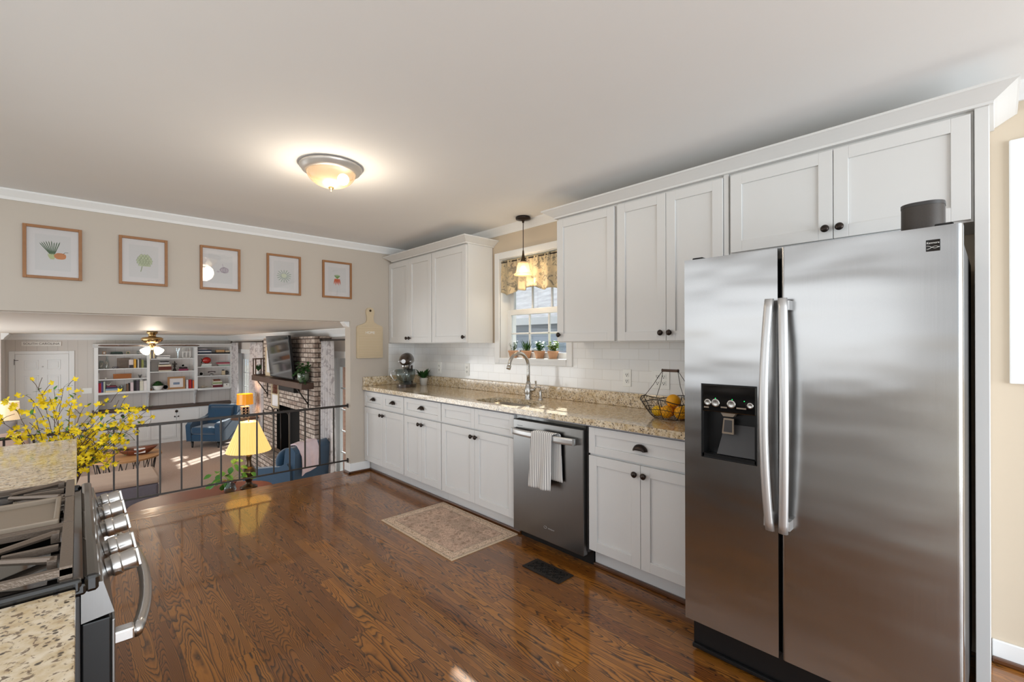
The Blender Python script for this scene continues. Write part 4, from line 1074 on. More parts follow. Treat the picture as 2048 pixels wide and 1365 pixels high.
# wire fruit basket
def basket():
    cx, cy, b = 2.56, 1.335, 0.9155; t = thing('fruit_basket', 'black wire fruit basket with wooden handle on the worktop', 'basket', (cx, cy, b))
    m = MB(); RT, RB, H = 0.165, 0.090, 0.110
    def P(a, k): rr = RB+(RT-RB)*(k**0.75); return (cx+rr*math.cos(a)*0.9, cy+rr*math.sin(a)*1.08, b+0.003+H*k + (0.012*math.cos(4*a)*k))
    for k in (0.0, 0.5, 1.0): m.tube([P(2*PI*i/40, k) for i in range(40)], 0.0018 if k < 1 else 0.003, 5, True)
    for i in range(8): m.tube([P(2*PI*i/8, k/6) for k in range(7)], 0.0022, 5)
    m.build('frame', M['iron'], t)
    w = MB(); N = 44
    for i in range(N):
        for s in (1, -1):
            w.tube([P(2*PI*i/N + s*k*0.055 + 0.02*((k % 2)*2-1), k/9) for k in range(10)], 0.0007, 3)
    for i in range(7): 
        q = -0.075+0.025*i; L = math.sqrt(max(0.0001, 0.088**2-q*q)); w.tube([(cx+q*.9, cy-L, b+0.003), (cx+q*.9, cy+L, b+0.003)], 0.0007, 3)
    w.build('wire_mesh', M['iron'], t)
    hy = 0.048; top = b+0.285
    h = MB()
    for sy in (-1, 1):
        for sx in (-1, 1):
            a = math.atan2(sy*0.8, sx*0.6); q = P(a, 1.0); h.tube([q, (cx+sx*0.045, cy+sy*0.085, b+0.20), (cx, cy+sy*hy, top)], 0.0018, 5)
    h.build('handle_wire', M['iron'], t)
    MB().tube([(cx, cy-hy-0.004, top), (cx, cy-hy+0.006, top), (cx, cy+hy-0.006, top), (cx, cy+hy+0.004, top)], [0.010, 0.008, 0.008, 0.010], 12).build('handle_grip', M['darkwood'], t)
    fruits = [(-0.010, 0.078, 0.033, 'lemon', 'lemon lying at the left end of the wire basket'),
              (-0.045, 0.0, 0.038, 'orange', 'orange at the front middle of the wire basket'),
              (-0.030, -0.080, 0.038, 'orange', 'orange at the front right of the wire basket'),
              (0.045, 0.022, 0.037, 'orange', 'orange at the back of the wire basket, under the top one'),
              (0.050, -0.056, 0.036, 'lemon', 'lemon at the back right of the wire basket')]
    for i, (dx, dy, rr, mm, lb) in enumerate(fruits):
        f = MB().sphere((0, 0, 0), (rr, rr, rr*0.97), 24, 16); 
        o = f.build(mm, M[mm]); o.location = (cx+dx, cy+dy, b+0.006+rr); o.rotation_euler = (i, i*2, 0); tag(o, lb, 'fruit', 'citrus fruit in the wire basket')
    f = MB().sphere((0, 0, 0), (0.041, 0.041, 0.039), 24, 16); o = f.build('orange', M['orange']); o.location = (cx+0.002, cy-0.018, b+0.006+0.100); tag(o, 'orange resting on top of the other fruit in the basket', 'fruit', 'citrus fruit in the wire basket')
basket()

# ------------------------------------------------------------------ pictures on the partition wall
def blob(mb, cx, cz, rx, rz, y, n=20, wob=0.1, seed=0):
    r = random.Random(seed); ph = r.uniform(0, 6)
    pts = [(cx+rx*(1+wob*math.sin(5*a+ph))*math.cos(a), y, cz+rz*(1+wob*math.sin(4*a+ph))*math.sin(a)) for a in [2*PI*i/n for i in range(n)]]
    return mb.add(pts, [tuple(range(n))])
FW, FH = 0.304, 0.378
def picture(xc, label, art):
    zc = 2.030; t = thing('framed_picture', label, 'picture', (xc, YP, zc-FH/2), 0, 'five framed vegetable prints on the wall')
    y = YP; m = MB(); fw = 0.019
    m.box(xc-FW/2, y-0.022, zc-FH/2, xc-FW/2+fw, y-0.001, zc+FH/2).box(xc+FW/2-fw, y-0.022, zc-FH/2, xc+FW/2, y-0.001, zc+FH/2)
    m.box(xc-FW/2+fw, y-0.022, zc-FH/2, xc+FW/2-fw, y-0.001, zc-FH/2+fw).box(xc-FW/2+fw, y-0.022, zc+FH/2-fw, xc+FW/2-fw, y-0.001, zc+FH/2)
    m.build('frame', M['frame_wood'], t, bevel=0.0015)
    MB().box(xc-FW/2+fw, y-0.008, zc-FH/2+fw, xc+FW/2-fw, y-0.002, zc+FH/2-fw).build('mount', M['mat_white'], t)
    MB().box(xc-0.092, y-0.0088, zc-0.128, xc+0.092, y-0.0081, zc+0.128).build('print', M['paper'], t)
    art(t, xc, zc, y-0.0092)
    MB().box(xc-FW/2+fw, y-0.0125, zc-FH/2+fw, xc+FW/2-fw, y-0.0115, zc+FH/2-fw).build('glazing', M['picglass'], t)
def art_leek(t, x, z, y):
    g = MB(); r = random.Random(5)
    for i in range(9):
        s = -0.060+0.010*i; g.leaf((x-0.012+0.002*i, y, z-0.015), (s*1.1+0.005, 0, 0.085), (0, 1, 0), 0.095+0.01*r.random(), 0.014, 0)
    g.build('artwork', M['leaf_dark'], t)
    w = MB()
    for i in range(6): w.leaf((x-0.012+0.003*i, y-0.0003, z-0.048), (-0.012+0.003*i, 0, 0.03), (0, 1, 0), 0.045, 0.010, 0)
    w.build('artwork', mat('leek_pale', (190, 200, 150), 0.8), t)
    o_ = MB(); blob(o_, x+0.036, z-0.020, 0.032, 0.024, y-0.0003, 24, 0.04); o_.build('artwork', mat('onion_orange', (206, 132, 78), 0.7, vary=0.25, vscale=40), t)
    MB().tube([(x+0.052, y, z-0.002), (x+0.062, y, z+0.010), (x+0.078, y, z+0.010)], 0.0015, 5).build('artwork', M['leaf_gray'], t)
def art_arti(t, x, z, y):
    g = MB(); k = MB(); n = 0
    for row in range(5):
        w = (0.030, 0.042, 0.046, 0.038, 0.022)[row]; cnt = (4, 5, 5, 4, 3)[row]
        for i in range(cnt):
            px = x+0.004+(-w+2*w*i/(cnt-1))*0.82; pz = z-0.030+0.018*row; n += 1; yy = y-0.00012*(5-row)-0.00001*i
            g.add([(px-0.012, yy, pz-0.008), (px+0.012, yy, pz-0.008), (px+0.013, yy, pz+0.004), (px, yy, pz+0.018), (px-0.013, yy, pz+0.004)], [(0, 1, 2, 3, 4)])
            k.tube([(px-0.013, yy-0.0006, pz-0.004), (px-0.013, yy-0.0006, pz+0.004), (px, yy-0.0006, pz+0.018), (px+0.013, yy-0.0006, pz+0.004), (px+0.013, yy-0.0006, pz-0.004)], 0.0006, 4)
    g.build('artwork', mat('artichoke_green', (196, 206, 172), 0.7, vary=0.2, vscale=50), t); k.build('artwork', mat('ink_olive', (104, 112, 88), 0.8), t)
    s = MB(); s.leaf((x-0.010, y, z-0.036), (-0.010, 0, -0.05), (0, 1, 0), 0.050, 0.020, 0); s.build('artwork', mat('stem_green', (150, 164, 124), 0.7), t)
def art_garlic(t, x, z, y):
    g = MB(); blob(g, x+0.028, z-0.010, 0.036, 0.028, y, 22, 0.05); g.leaf((x+0.022, y, z+0.012), (-0.008, 0, 0.03), (0, 1, 0), 0.035, 0.012, 0); blob(g, x-0.018, z-0.026, 0.012, 0.008, y, 12, .05)
    g.build('artwork', mat('garlic_mauve', (196, 186, 194), 0.7, vary=0.15, vscale=50), t)
    k = MB()
    for s in (-1, -0.4, 0.3, 1): k.tube([(x+0.028+s*0.030*math.sin(PI*q/8), y-0.0005, z-0.034+0.050*q/8) for q in range(9)], 0.0009, 4)
    k.build('artwork', mat('ink_mauve', (140, 126, 140), 0.7), t)
def art_caul(t, x, z, y):
    g = MB(); r = random.Random(8)
    for i in range(16):
        a = 2*PI*i/16; g.leaf((x+0.018*math.cos(a), y, z-0.012+0.016*math.sin(a)), (math.cos(a), 0, math.sin(a)*0.85), (0, 1, 0), 0.044+0.008*r.random(), 0.026, 0)
    g.build('artwork', mat('cauliflower_leaf', (140, 164, 140), 0.7, vary=0.35, vscale=60), t)
    w = MB()
    for i in range(9): a = 2*PI*i/8; q = 0.013 if i < 8 else 0; blob(w, x+q*1.2*math.cos(a), z-0.008+q*math.sin(a), 0.009, 0.008, y-0.0006-0.00005*i, 12, 0.12)
    w.build('artwork', mat('cauliflower_head', (214, 220, 196), 0.7, vary=0.15, vscale=90), t)
def art_carrot(t, x, z, y):
    g = MB()
    for i in range(9): s = -0.036+0.009*i; g.leaf((x, y, z+0.012), (s, 0, 0.035), (0, 1, 0), 0.045, 0.014, 0)
    g.build('artwork', mat('carrot_top', (112, 150, 76), 0.7, vary=0.3, vscale=50), t)
    c = MB()
    for i, s in enumerate((-0.028, -0.014, 0.0, 0.014, 0.028)):
        x0 = x+s*0.75; z0 = z+0.010; x1 = x+s*1.25; L = 0.062+0.010*(i % 2); yy = y-0.0003*(i % 2+1)
        c.add([(x0-0.008, yy, z0-0.004), (x0, yy, z0+0.002), (x0+0.008, yy, z0-0.004), (x0+0.006+(x1-x0)*.5, yy, z0-L*.5), (x1, yy, z0-L), (x0-0.006+(x1-x0)*.5, yy, z0-L*.5)], [(0, 1, 2, 3, 4, 5)])
    c.build('artwork', mat('carrot_red', (208, 98, 62), 0.7, vary=0.3, vscale=60), t)
for xc, lb, art in ((-0.128, 'framed print of leeks and an onion, leftmost of the five', art_leek), (0.384, 'framed print of a pale green artichoke', art_arti),
                    (0.911, 'framed print of a garlic bulb', art_garlic), (1.433, 'framed print of a leafy cauliflower', art_caul), (1.947, 'framed print of a bunch of carrots, rightmost of the five', art_carrot)):
    picture(xc, lb, art)

# cutting board sign HOME
cb = thing('cutting_board_sign', 'pale wood cutting board shaped letter sign reading HOME', 'sign', (2.302, YP, 1.214))
P = [(2.153, 1.222), (2.160, 1.214), (2.445, 1.214), (2.452, 1.222), (2.452, 1.545), (2.440, 1.562), (2.385, 1.582), (2.352, 1.602), (2.342, 1.63), (2.342, 1.655), (2.352, 1.70), (2.350, 1.735), (2.335, 1.755), (2.305, 1.763), (2.275, 1.755), (2.260, 1.735), (2.258, 1.70), (2.268, 1.655), (2.268, 1.63), (2.258, 1.602), (2.22, 1.582), (2.165, 1.562), (2.153, 1.545)]
MB().prism(P, 'y', YP-0.020, YP-0.002).build('board', M['pine'], cb, bevel=0.004)
MB().box(2.176, YP-0.0225, 1.235, 2.430, YP-0.0195, 1.545).build('grooved_panel', M['letterboard'], cb)
MB().lathe([(0.012, 0.0), (0.013, -0.003), (0.009, -0.004), (0.0, -0.002)], (2.305, YP-0.020, 1.728), 'y', 16).build('hanging_hole', M['agedbronze'], cb)
tt = text('HOME', 'lettering', 0.040, M['outlet'], cb, 0.001, 0.105); tt.location = (0.0, -0.0235, 0.275); tt.rotation_euler = (PI/2, 0, 0)

# ------------------------------------------------------------------ railing
ra = thing('metal_railing', 'dark metal railing across the opening to the sunken family room', 'railing', (0.6, 4.755, 0))
yr = 4.755
MB().box(-0.88, yr-0.008, 0.700, XJ-0.002, yr+0.008, 0.722).build('top_rail', M['iron'], ra, bevel=0.002)
MB().box(-0.88, yr-0.006, 0.122, XJ-0.002, yr+0.006, 0.136).build('bottom_rail', M['iron'], ra, bevel=0.001)
for z in (0.711, 0.129): MB().box(XJ-0.006, yr-0.018, z-0.022, XJ-0.0005, yr+0.018, z+0.022).build('wall_bracket', M['bronze'], ra, bevel=0.001)
for k in range(20):
    x = 1.936-0.1445*k; MB().box(x-0.006, yr-0.006, 0.136, x+0.006, yr+0.006, 0.700).build('baluster', M['iron'], ra)
for x in (-0.5,): MB().box(x-0.006, yr-0.006, 0.0006, x+0.006, yr+0.006, 0.124).build('foot', M['iron'], ra)

# ------------------------------------------------------------------ flower arrangement
def flowers():
    bx, by = -0.075, 3.42
    t = thing('flower_arrangement', 'tall vase of yellow forsythia branches beyond the left worktop', 'flowers', (bx, by, 0))
    MB().lathe([(0.0, 0.001), (0.085, 0.001), (0.11, 0.10), (0.115, 0.25), (0.075, 0.45), (0.055, 0.52), (0.065, 0.57), (0.060, 0.57), (0.050, 0.52), (0.07, 0.45), (0, 0.3)], (bx, by, 0), 'z', 28).build('vase', M['ceramic'], t)
    r = random.Random(21); st = MB(); bl = MB(); lf = MB()
    tips = [(-0.30, 0.98), (-0.27, 1.07), (-0.22, 1.10), (-0.17, 1.02), (-0.16, 1.12), (-0.10, 1.06), (-0.09, 1.13), (-0.04, 1.15), (-0.01, 1.10), (-0.02, 0.98),
            (0.04, 1.04), (0.08, 0.98), (0.13, 1.05), (0.16, 0.98), (0.19, 1.04), (0.21, 0.96), (0.25, 1.02), (0.28, 0.98), (0.31, 0.99), (0.33, 0.93), (0.30, 0.88), (0.26, 0.90), (0.22, 0.86),
            (0.18, 0.84), (0.13, 0.80), (0.24, 0.80), (0.10, 0.74), (0.15, 0.72), (0.06, 0.86), (-0.20, 0.90), (-0.14, 0.86), (-0.06, 0.88), (0.0, 0.84), (-0.25, 0.92), (-0.02, 0.93), (0.11, 0.92), (0.17, 0.78), (0.05, 0.78), (0.08, 0.70), (0.12, 0.76), (0.20, 0.76), (0.02, 0.80), (-0.10, 0.84), (-0.16, 0.83), (0.14, 0.86), (0.27, 0.84)]
    def blossom(p, s=1.0):
        nrm = Vector((r.uniform(-.8, .8), r.uniform(-1, -.1), r.uniform(-.3, .8))).normalized(); u = nrm.orthogonal().normalized(); w = nrm.cross(u)
        for k in range(5):
            a = 2*PI*k/5+r.random(); d = u*math.cos(a)+w*math.sin(a)+nrm*0.35
            bl.leaf(p, d, nrm, 0.0165*s, 0.0095*s, -0.1)
    for tx, tz in tips:
        p0 = Vector((bx+r.uniform(-.03, .03), by+r.uniform(-.03, .03), 0.50)); ty = by+r.uniform(-0.28, 0.16)
        p3 = Vector((tx, ty, tz)); p1 = p0+Vector((0.15*(tx-bx), 0.1*(ty-by), 0.24)); p2 = p0+Vector((0.65*(tx-bx), .6*(ty-by), (tz-0.50)*0.98+0.03))
        pts = []
        for i in range(13):
            k = i/12; pts.append(p0*(1-k)**3+p1*3*k*(1-k)**2+p2*3*k*k*(1-k)+p3*k**3+Vector((r.uniform(-.004, .004), 0, r.uniform(-.004, .004))))
        st.tube(pts, [0.0026*(1-i/16) for i in range(13)], 5)
        for i in range(4, 13):
            for q in range(r.choice((1, 2, 2, 3, 4)) if r.random() < 0.58 else 0):
                blossom(pts[i]+Vector((r.gauss(0, .014), r.gauss(0, .014), r.gauss(0, .014))), r.uniform(.8, 1.25))
            if r.random() < 0.7:
                d = Vector((r.uniform(-1, 1), r.uniform(-1, 0.4), r.uniform(0, 1))); lf.leaf(pts[i], d, (0, 0, 1), 0.030, 0.014, 0.2)
            if r.random() < 0.3:
                e = pts[i]+Vector((r.uniform(-.05, .06), r.uniform(-.03, .03), r.uniform(.02, .07))); st.tube([pts[i], (pts[i]+e)/2+Vector((0, 0, .006)), e], 0.0012, 4)
                if r.random() < .6: blossom(e)
    st.build('branches', M['twig'], t)
    b = bl.build('blossoms', M['yellow'], t); b['kind'] = 'stuff'
    l = lf.build('leaves', M['leaf_mid'], t); l['kind'] = 'stuff'
flowers()
# ------------------------------------------------------------------ family room: bookcase
SH = {'A1': 1.158, 'A2': 0.845, 'A3': 0.615, 'A4': 0.325, 'B1': 1.048, 'B2': 0.745, 'B3': 0.310, 'C1': 1.140, 'C2': 0.828, 'C3': 0.600, 'C4': 0.300}
UP = [(0.255, 0.318), (1.152, 1.205), (2.055, 2.120), (2.82, 2.855)]
def bookcase():
    t = thing('bookcase', 'white built-in bookcase with brown counter across the far wall', 'bookcase', (1.55, 13.4, FL))
    m = MB()
    for a, b in UP: m.box(a, 13.4, 0.275, b, YF-0.012, 1.31)
    m.box(0.255, 13.4, -0.075, 0.318, YF-0.012, 0.275)
    m.build('upright', M['trim'], t)
    MB().box(0.318, YF-0.012, -0.07, 2.855, YF-0.001, 1.31).build('back_panel', M['backpanel'], t)
    MB().prism([(13.42, 1.31), (13.30, 1.375), (13.30, 1.39), (YF-0.001, 1.39), (YF-0.001, 1.31)], 'x', 0.235, 2.856).build('cornice', M['trim'], t, bevel=0.004)
    for s, z in SH.items():
        a, b = {'A': (0.318, 1.152), 'B': (1.205, 2.055), 'C': (2.120, 2.82)}[s[0]]
        th = 0.048 if s in ('A4', 'B3', 'C4') else 0.02
        MB().box(a, 13.4, z-th, b, YF-0.012, z-0.0005).build('shelf', M['trim'], t, bevel=0.001)
    for x in (1.165, 2.075): MB().prism([(13.41, 0.27), (YF-0.012, 0.27), (YF-0.012, -0.074), (13.62, -0.074), (13.60, 0.02), (13.55, 0.14), (13.46, 0.22)], 'x', x, x+0.03).build('bracket', M['trim'], t)
    MB().box(0.22, 13.08, -0.10, 2.856, YF-0.001, -0.0745).build('counter', M['darkwood'], t, bevel=0.003)
    MB().box(0.24, 13.125, FL+0.001, 2.856, YF-0.001, -0.1005).build('base', M['trim'], t)
    xs = [0.25, 0.70, 1.19, 1.66, 2.10, 2.48, 2.85]
    for k in range(6):
        a, b = xs[k]+0.004, xs[k+1]-0.004; z0, z1 = FL+0.10, -0.125; q = MB()
        q.box(a, 13.11, z0, b, 13.124, z1)
        for f in ((a, z0, a+0.05, z1), (b-0.05, z0, b, z1), (a+.05, z0, b-.05, z0+0.05), (a+.05, z1-0.05, b-.05, z1)): q.box(f[0], 13.103, f[1], f[2], 13.11, f[3])
        d = q.build('door', M['trim'], t)
        kx = b-0.03 if k % 2 == 0 else a+0.03
        MB().sphere((kx, 13.09, z1-0.17), 0.016, 10, 8).build('knob', M['bronze'], d)
        if k in (1, 3): MB().lathe([(0.028, 0), (0.03, -0.012), (0.018, -0.02), (0, -0.02)], (a-0.004, 13.103, z1-0.05), 'y', 12).build('latch', M['bronze'], d)
bookcase()
CMAT = {}
def cm(rgb):
    if rgb not in CMAT: CMAT[rgb] = mat('book_cloth_%d' % len(CMAT), rgb, 0.7, vary=0.12, vscale=30)
    return CMAT[rgb]
ORD = ['first', 'second', 'third', 'fourth', 'fifth', 'sixth', 'seventh', 'eighth', 'ninth']
SHN = {'A1': 'top shelf of the left bay', 'A2': 'second shelf of the left bay', 'A4': 'lowest shelf of the left bay', 'A3': 'third shelf of the left bay',
       'B1': 'top shelf of the middle bay', 'B2': 'middle shelf of the middle bay', 'B3': 'lowest shelf of the middle bay',
       'C1': 'top shelf of the right bay', 'C2': 'second shelf of the right bay', 'C3': 'third shelf of the right bay', 'C4': 'lowest shelf of the right bay'}
pages = mat('book_pages', (232, 226, 210), 0.8)
def book_up(sh, x0, x1, h, rgb, label):
    z = SH[sh]; w = x1-x0-0.002; y0 = 13.44; dpt = 0.15; m = MB()
    m.box(x0+0.001, y0, z, x0+0.001+w, y0+0.006, z+h).box(x0+0.001, y0+0.006, z, x0+0.004, y0+dpt, z+h).box(x0+w-0.003+.001, y0+0.006, z, x0+w+.001, y0+dpt, z+h)
    m.cur = 1; m.box(x0+0.004, y0+0.006, z+0.004, x0+w-0.002, y0+dpt-0.005, z+h-0.005)
    single('book', m, [cm(rgb), pages], label, 'book', 'books standing on the bookcase', base_pt=((x0+x1)/2, y0+dpt/2, z))
def book_flat(x0, x1, z0, z1, rgb, label):
    m = MB(); y0, y1 = 13.44, 13.62; t_ = min(0.004, (z1-z0)*0.2)
    m.box(x0, y0, z0, x1, y0+0.005, z1).box(x0, y0+0.005, z0, x1, y1, z0+t_).box(x0, y0+0.005, z1-t_, x1, y1, z1)
    m.cur = 1; m.box(x0+0.004, y0+0.005, z0+t_, x1-0.004, y1-0.005, z1-t_)
    single('book', m, [cm(rgb), pages], label, 'book', 'books lying flat on the bookcase', base_pt=((x0+x1)/2, (y0+y1)/2, z0))
# upright books: x0, x1, height, colour, words
UPR = {'A2': [(0.922, 0.961, .20, (224, 172, 70), 'yellow'), (0.965, 0.984, .19, (40, 40, 42), 'thin black'), (0.984, 1.011, .193, (206, 204, 200), 'white'), (1.014, 1.049, .21, (84, 78, 74), 'dark gray'), (1.052, 1.094, .185, (146, 150, 88), 'olive green')],
       'A3': [(0.320, 0.339, .14, (232, 230, 226), 'thin white')],
       'A4': [(0.319, 0.332, .205, (214, 80, 140), 'pink'), (0.333, 0.364, .206, (196, 44, 44), 'red'), (0.365, 0.384, .232, (110, 84, 140), 'purple'), (0.386, 0.403, .23, (70, 80, 120), 'narrow navy'), (0.404, 0.432, .24, (190, 200, 180), 'pale green'),
              (0.791, 0.828, .165, (120, 92, 74), 'brown'), (0.829, 0.855, .18, (38, 36, 40), 'black'), (0.857, 0.913, .197, (224, 206, 210), 'pinkish'), (0.921, 0.959, .24, (34, 34, 38), 'tall black'), (0.961, 1.013, .232, (82, 74, 84), 'charcoal'), (1.022, 1.087, .216, (222, 220, 204), 'thick cream'), (1.090, 1.150, .22, (234, 228, 226), 'wide white')],
       'B3': [(1.902, 1.937, .212, (224, 220, 220), 'white'), (1.946, 2.002, .213, (176, 40, 40), 'wide red'), (2.003, 2.020, .20, (44, 44, 74), 'thin navy'), (2.021, 2.053, .19, (212, 110, 60), 'orange')]}
for sh, L in UPR.items():
    for x0, x1, h, c, w in L:
        book_up(sh, x0, x1, h, c, '%s book standing upright on the %s' % (w, SHN[sh]))
# stacks, bottom to top: shelf, where, [(x0, x1, thickness, colour, words)]
ST = [('A1', '', [(0.521, 0.732, .028, (40, 48, 46), 'black'), (0.527, 0.725, .028, (52, 70, 64), 'dark green')]),
      ('A4', '', [(0.436, 0.645, .035, (224, 208, 176), 'cream'), (0.438, 0.640, .042, (142, 166, 186), 'pale blue'), (0.450, 0.633, .036, (52, 50, 84), 'navy'), (0.458, 0.619, .028, (120, 50, 62), 'maroon')]),
      ('B1', '', [(1.33, 1.578, .038, (228, 226, 224), 'white'), (1.335, 1.57, .014, (60, 58, 58), 'thin black'), (1.34, 1.586, .022, (226, 224, 222), 'thin white')]),
      ('B2', 'left ', [(1.37, 1.611, .028, (206, 200, 180), 'cream'), (1.366, 1.611, .084, (104, 50, 42), 'red-brown'), (1.362, 1.603, .044, (222, 206, 184), 'beige'), (1.379, 1.569, .024, (40, 38, 40), 'black'), (1.375, 1.569, .028, (224, 222, 222), 'white'), (1.395, 1.561, .022, (60, 54, 62), 'charcoal')]),
      ('B2', 'right ', [(1.747, 1.938, .044, (140, 60, 88), 'maroon'), (1.756, 1.92, .042, (44, 26, 30), 'near-black')]),
      ('B3', '', [(1.207, 1.245, .038, (130, 92, 66), 'small brown')]),
      ('C1', 'left ', [(2.13, 2.418, .044, (42, 52, 70), 'blue-black'), (2.134, 2.413, .026, (222, 222, 224), 'white'), (2.13, 2.418, .032, (52, 60, 80), 'navy'), (2.139, 2.326, .038, (150, 144, 146), 'gray')]),
      ('C1', 'right ', [(2.423, 2.815, .036, (40, 40, 44), 'long black')]),
      ('C2', 'left ', [(2.201, 2.417, .036, (202, 212, 206), 'pale green'), (2.215, 2.417, .032, (226, 224, 220), 'white')]),
      ('C2', 'right ', [(2.577, 2.812, .030, (150, 180, 164), 'sea green'), (2.567, 2.812, .030, (198, 178, 178), 'pinkish gray'), (2.52, 2.812, .030, (168, 64, 82), 'rose red')]),
      ('C4', '', [(2.439, 2.652, .058, (110, 36, 48), 'maroon'), (2.453, 2.642, .028, (218, 214, 206), 'off-white'), (2.444, 2.642, .036, (150, 168, 112), 'green'), (2.453, 2.642, .036, (220, 214, 196), 'cream'), (2.454, 2.604, .038, (120, 70, 52), 'brown')])]
STTOP = {}
for sh, wh, L in ST:
    z = SH[sh]
    for i, (x0, x1, th, c, w) in enumerate(L):
        book_flat(x0, x1, z+0.0003, z+th, c, '%s book lying %s the %s' % (w, 'flat on' if len(L) == 1 and not wh else 'in the %sstack on' % wh, SHN[sh])); z += th
    STTOP[(sh, wh)] = z
def small(name, mbs, label, cat, at, **k):
    t = thing(name, label, cat, at)
    for n_, m_, mm in mbs: m_.build(n_, mm, t)
    return t
YS = 13.50
def shelf_frame(x0, x1, sh, h, wood, pic, label, depth=0.015, bw=0.012, mount=None):
    z = SH[sh]; t = thing('small_frame', label, 'picture frame', ((x0+x1)/2, YS, z)); y = YS
    MB().box(x0, y, z, x0+bw, y+depth, z+h).box(x1-bw, y, z, x1, y+depth, z+h).box(x0+bw, y, z, x1-bw, y+depth, z+bw).box(x0+bw, y, z+h-bw, x1-bw, y+depth, z+h).build('frame', wood, t)
    MB().box(x0+bw, y+0.005, z+bw, x1-bw, y+depth-.002, z+h-bw).build('picture', pic, t)
    if mount: MB().box((x0+x1)/2-(x1-x0)*.18, y+0.003, z+h*.36, (x0+x1)/2+(x1-x0)*.18, y+0.0049, z+h*.54).build('image', mount, t)
    return t
shelf_frame(0.391, 0.448, 'A1', .068, M['oakwood'], M['paper'], 'small square wooden frame, left one on the top left shelf')
shelf_frame(0.789, 0.857, 'A1', .065, M['pine'], M['leaf_gray'], 'small pale square frame, right one on the top left shelf')
shelf_frame(1.539, 1.884, 'B3', .295, M['oakwood'], M['mat_white'], 'large gold-brown frame with a seascape on the lowest middle shelf', bw=.042, mount=cm((120, 136, 160)))
z = SH['A2']
wsg = thing('wooden_sign', 'weathered wooden plaque leaning on the second left shelf', 'sign', (0.75, 13.60, z))
MB().box(0.635, 13.60, z, 0.868, 13.615, z+.225).build('board', mat('gray_plank', (122, 108, 98), .8, vary=.25, vscale=20), wsg)
m = MB()
for k in range(4): m.box(0.69-0.01*k, 13.597, z+.06+.032*k, 0.84, 13.5995, z+.064+.032*k)
m.build('script_lines', cm((60, 52, 48)), wsg)
ph = thing('photo_block', 'black and white photo block in front of the wooden plaque', 'photo', (0.875, 13.50, z))
MB().box(0.838, 13.50, z, 0.915, 13.53, z+.19).build('block', cm((222, 214, 214)), ph); MB().box(0.842, 13.495, z, 0.911, 13.4995, z+.07).build('lower_panel', cm((58, 56, 62)), ph)
def jar(name, x, sh, prof, mm, label, inner=None):
    z = SH[sh]; t = thing(name, label, 'jar', (x, YS+0.02, z))
    MB().lathe([(r_, z+h_) for r_, h_ in prof], (x, YS+0.02, 0), 'z', 20, caps=True).build('body', mm, t)
    if inner: 
        m = MB(); r = random.Random(int(x*1000))
        for i in range(38):
            a = r.uniform(0, 6.28); q = inner[0]*math.sqrt(r.random()); m.sphere((x+q*math.cos(a), YS+.02+q*math.sin(a), z+.012+r.random()*inner[1]), r.uniform(.008, .013), 6, 4)
        m.build('shells', inner[2], t)
    return t
shellm = mat('seashells', (206, 190, 176), .6, vary=.35, vscale=30)
jar('shell_jar', .372, 'A2', [(0, .001), (.037, .001), (.039, .02), (.039, .15), (.03, .17), (.03, .18)], M['glass'], 'squat glass jar of shells at the left of the second shelf', (.028, .12, shellm))
jar('shell_jar', .466, 'A2', [(0, .001), (.035, .001), (.037, .02), (.037, .14), (.016, .21), (.016, .27)], M['glass'], 'tall glass bottle of shells beside the squat jar', (.026, .14, shellm))
jar('glass_vase', 1.126, 'A2', [(0, .001), (.02, .001), (.014, .05), (.022, .16)], M['glass'], 'slim clear vase right of the olive green book')
jar('glass_vase', .708, 'A4', [(0, .001), (.03, .001), (.042, .05), (.045, .13)], M['glass'], 'clear round vase between the stacked and standing books')
z = SH['A2']; m = MB()
for x in (.575, .637): m.tube([(x+.018*math.cos(a), YS, z+.022+.018*math.sin(a)) for a in [2*PI*k/14 for k in range(14)]], .004, 5, True)
m.tube([(.593, YS, z+.024), (.606, YS, z+.04), (.619, YS, z+.024)], .004, 5)
single('figurine', m, cm((70, 66, 92)), 'little dark blue ring figurine on the second left shelf', 'figurine', base_pt=(.606, YS, z))
z = SH['A1']; m = MB()
for k in range(9): m.sphere((.985+.014*(k % 3), YS, z+.012+.026*(k//3)), .012, 8, 6)
single('crystal_ornament', m, M['glass'], 'clear bubbled crystal ornament on the top left shelf', 'ornament', base_pt=(1.0, YS, z))
z = SH['A3']
single('shell', MB().sphere((.448, YS, z+.018), (.024, .03, .018), 12, 8), cm((228, 222, 212)), 'small white seashell on the third left shelf', 'shell', base_pt=(.448, YS, z))
bx = thing('wooden_box', 'long orange-brown wooden box on the third left shelf', 'box', (.725, YS, z))
MB().box(.571, 13.47, z, .879, 13.58, z+.082).build('body', cm((160, 98, 52)), bx, bevel=.002); MB().box(.568, 13.467, z+.083, .882, 13.583, z+.104).build('lid', cm((170, 106, 58)), bx, bevel=.002)
cd = thing('candle_holder', 'dark wire candle holder with glass cup on the third left shelf', 'candle holder', (1.032, YS, z))
m = MB()
for k in range(6):
    a = PI*k/3; m.tube([(1.032+.012*math.cos(a), YS+.012*math.sin(a), z+.004), (1.032+.018*math.cos(a), YS+.018*math.sin(a), z+.03), (1.032+.038*math.cos(a), YS+.038*math.sin(a), z+.072)], .0035, 5)
m.lathe([(0, z+.001), (.018, z+.001), (.018, z+.006), (0, z+.006)], (1.032, YS, 0), 'z', 12); m.build('frame', M['iron'], cd)
MB().lathe([(0, z+.02), (.014, z+.02), (.022, z+.06)], (1.032, YS, 0), 'z', 14).build('cup', M['glass'], cd)
z = STTOP[('A4', '')]; m = MB()
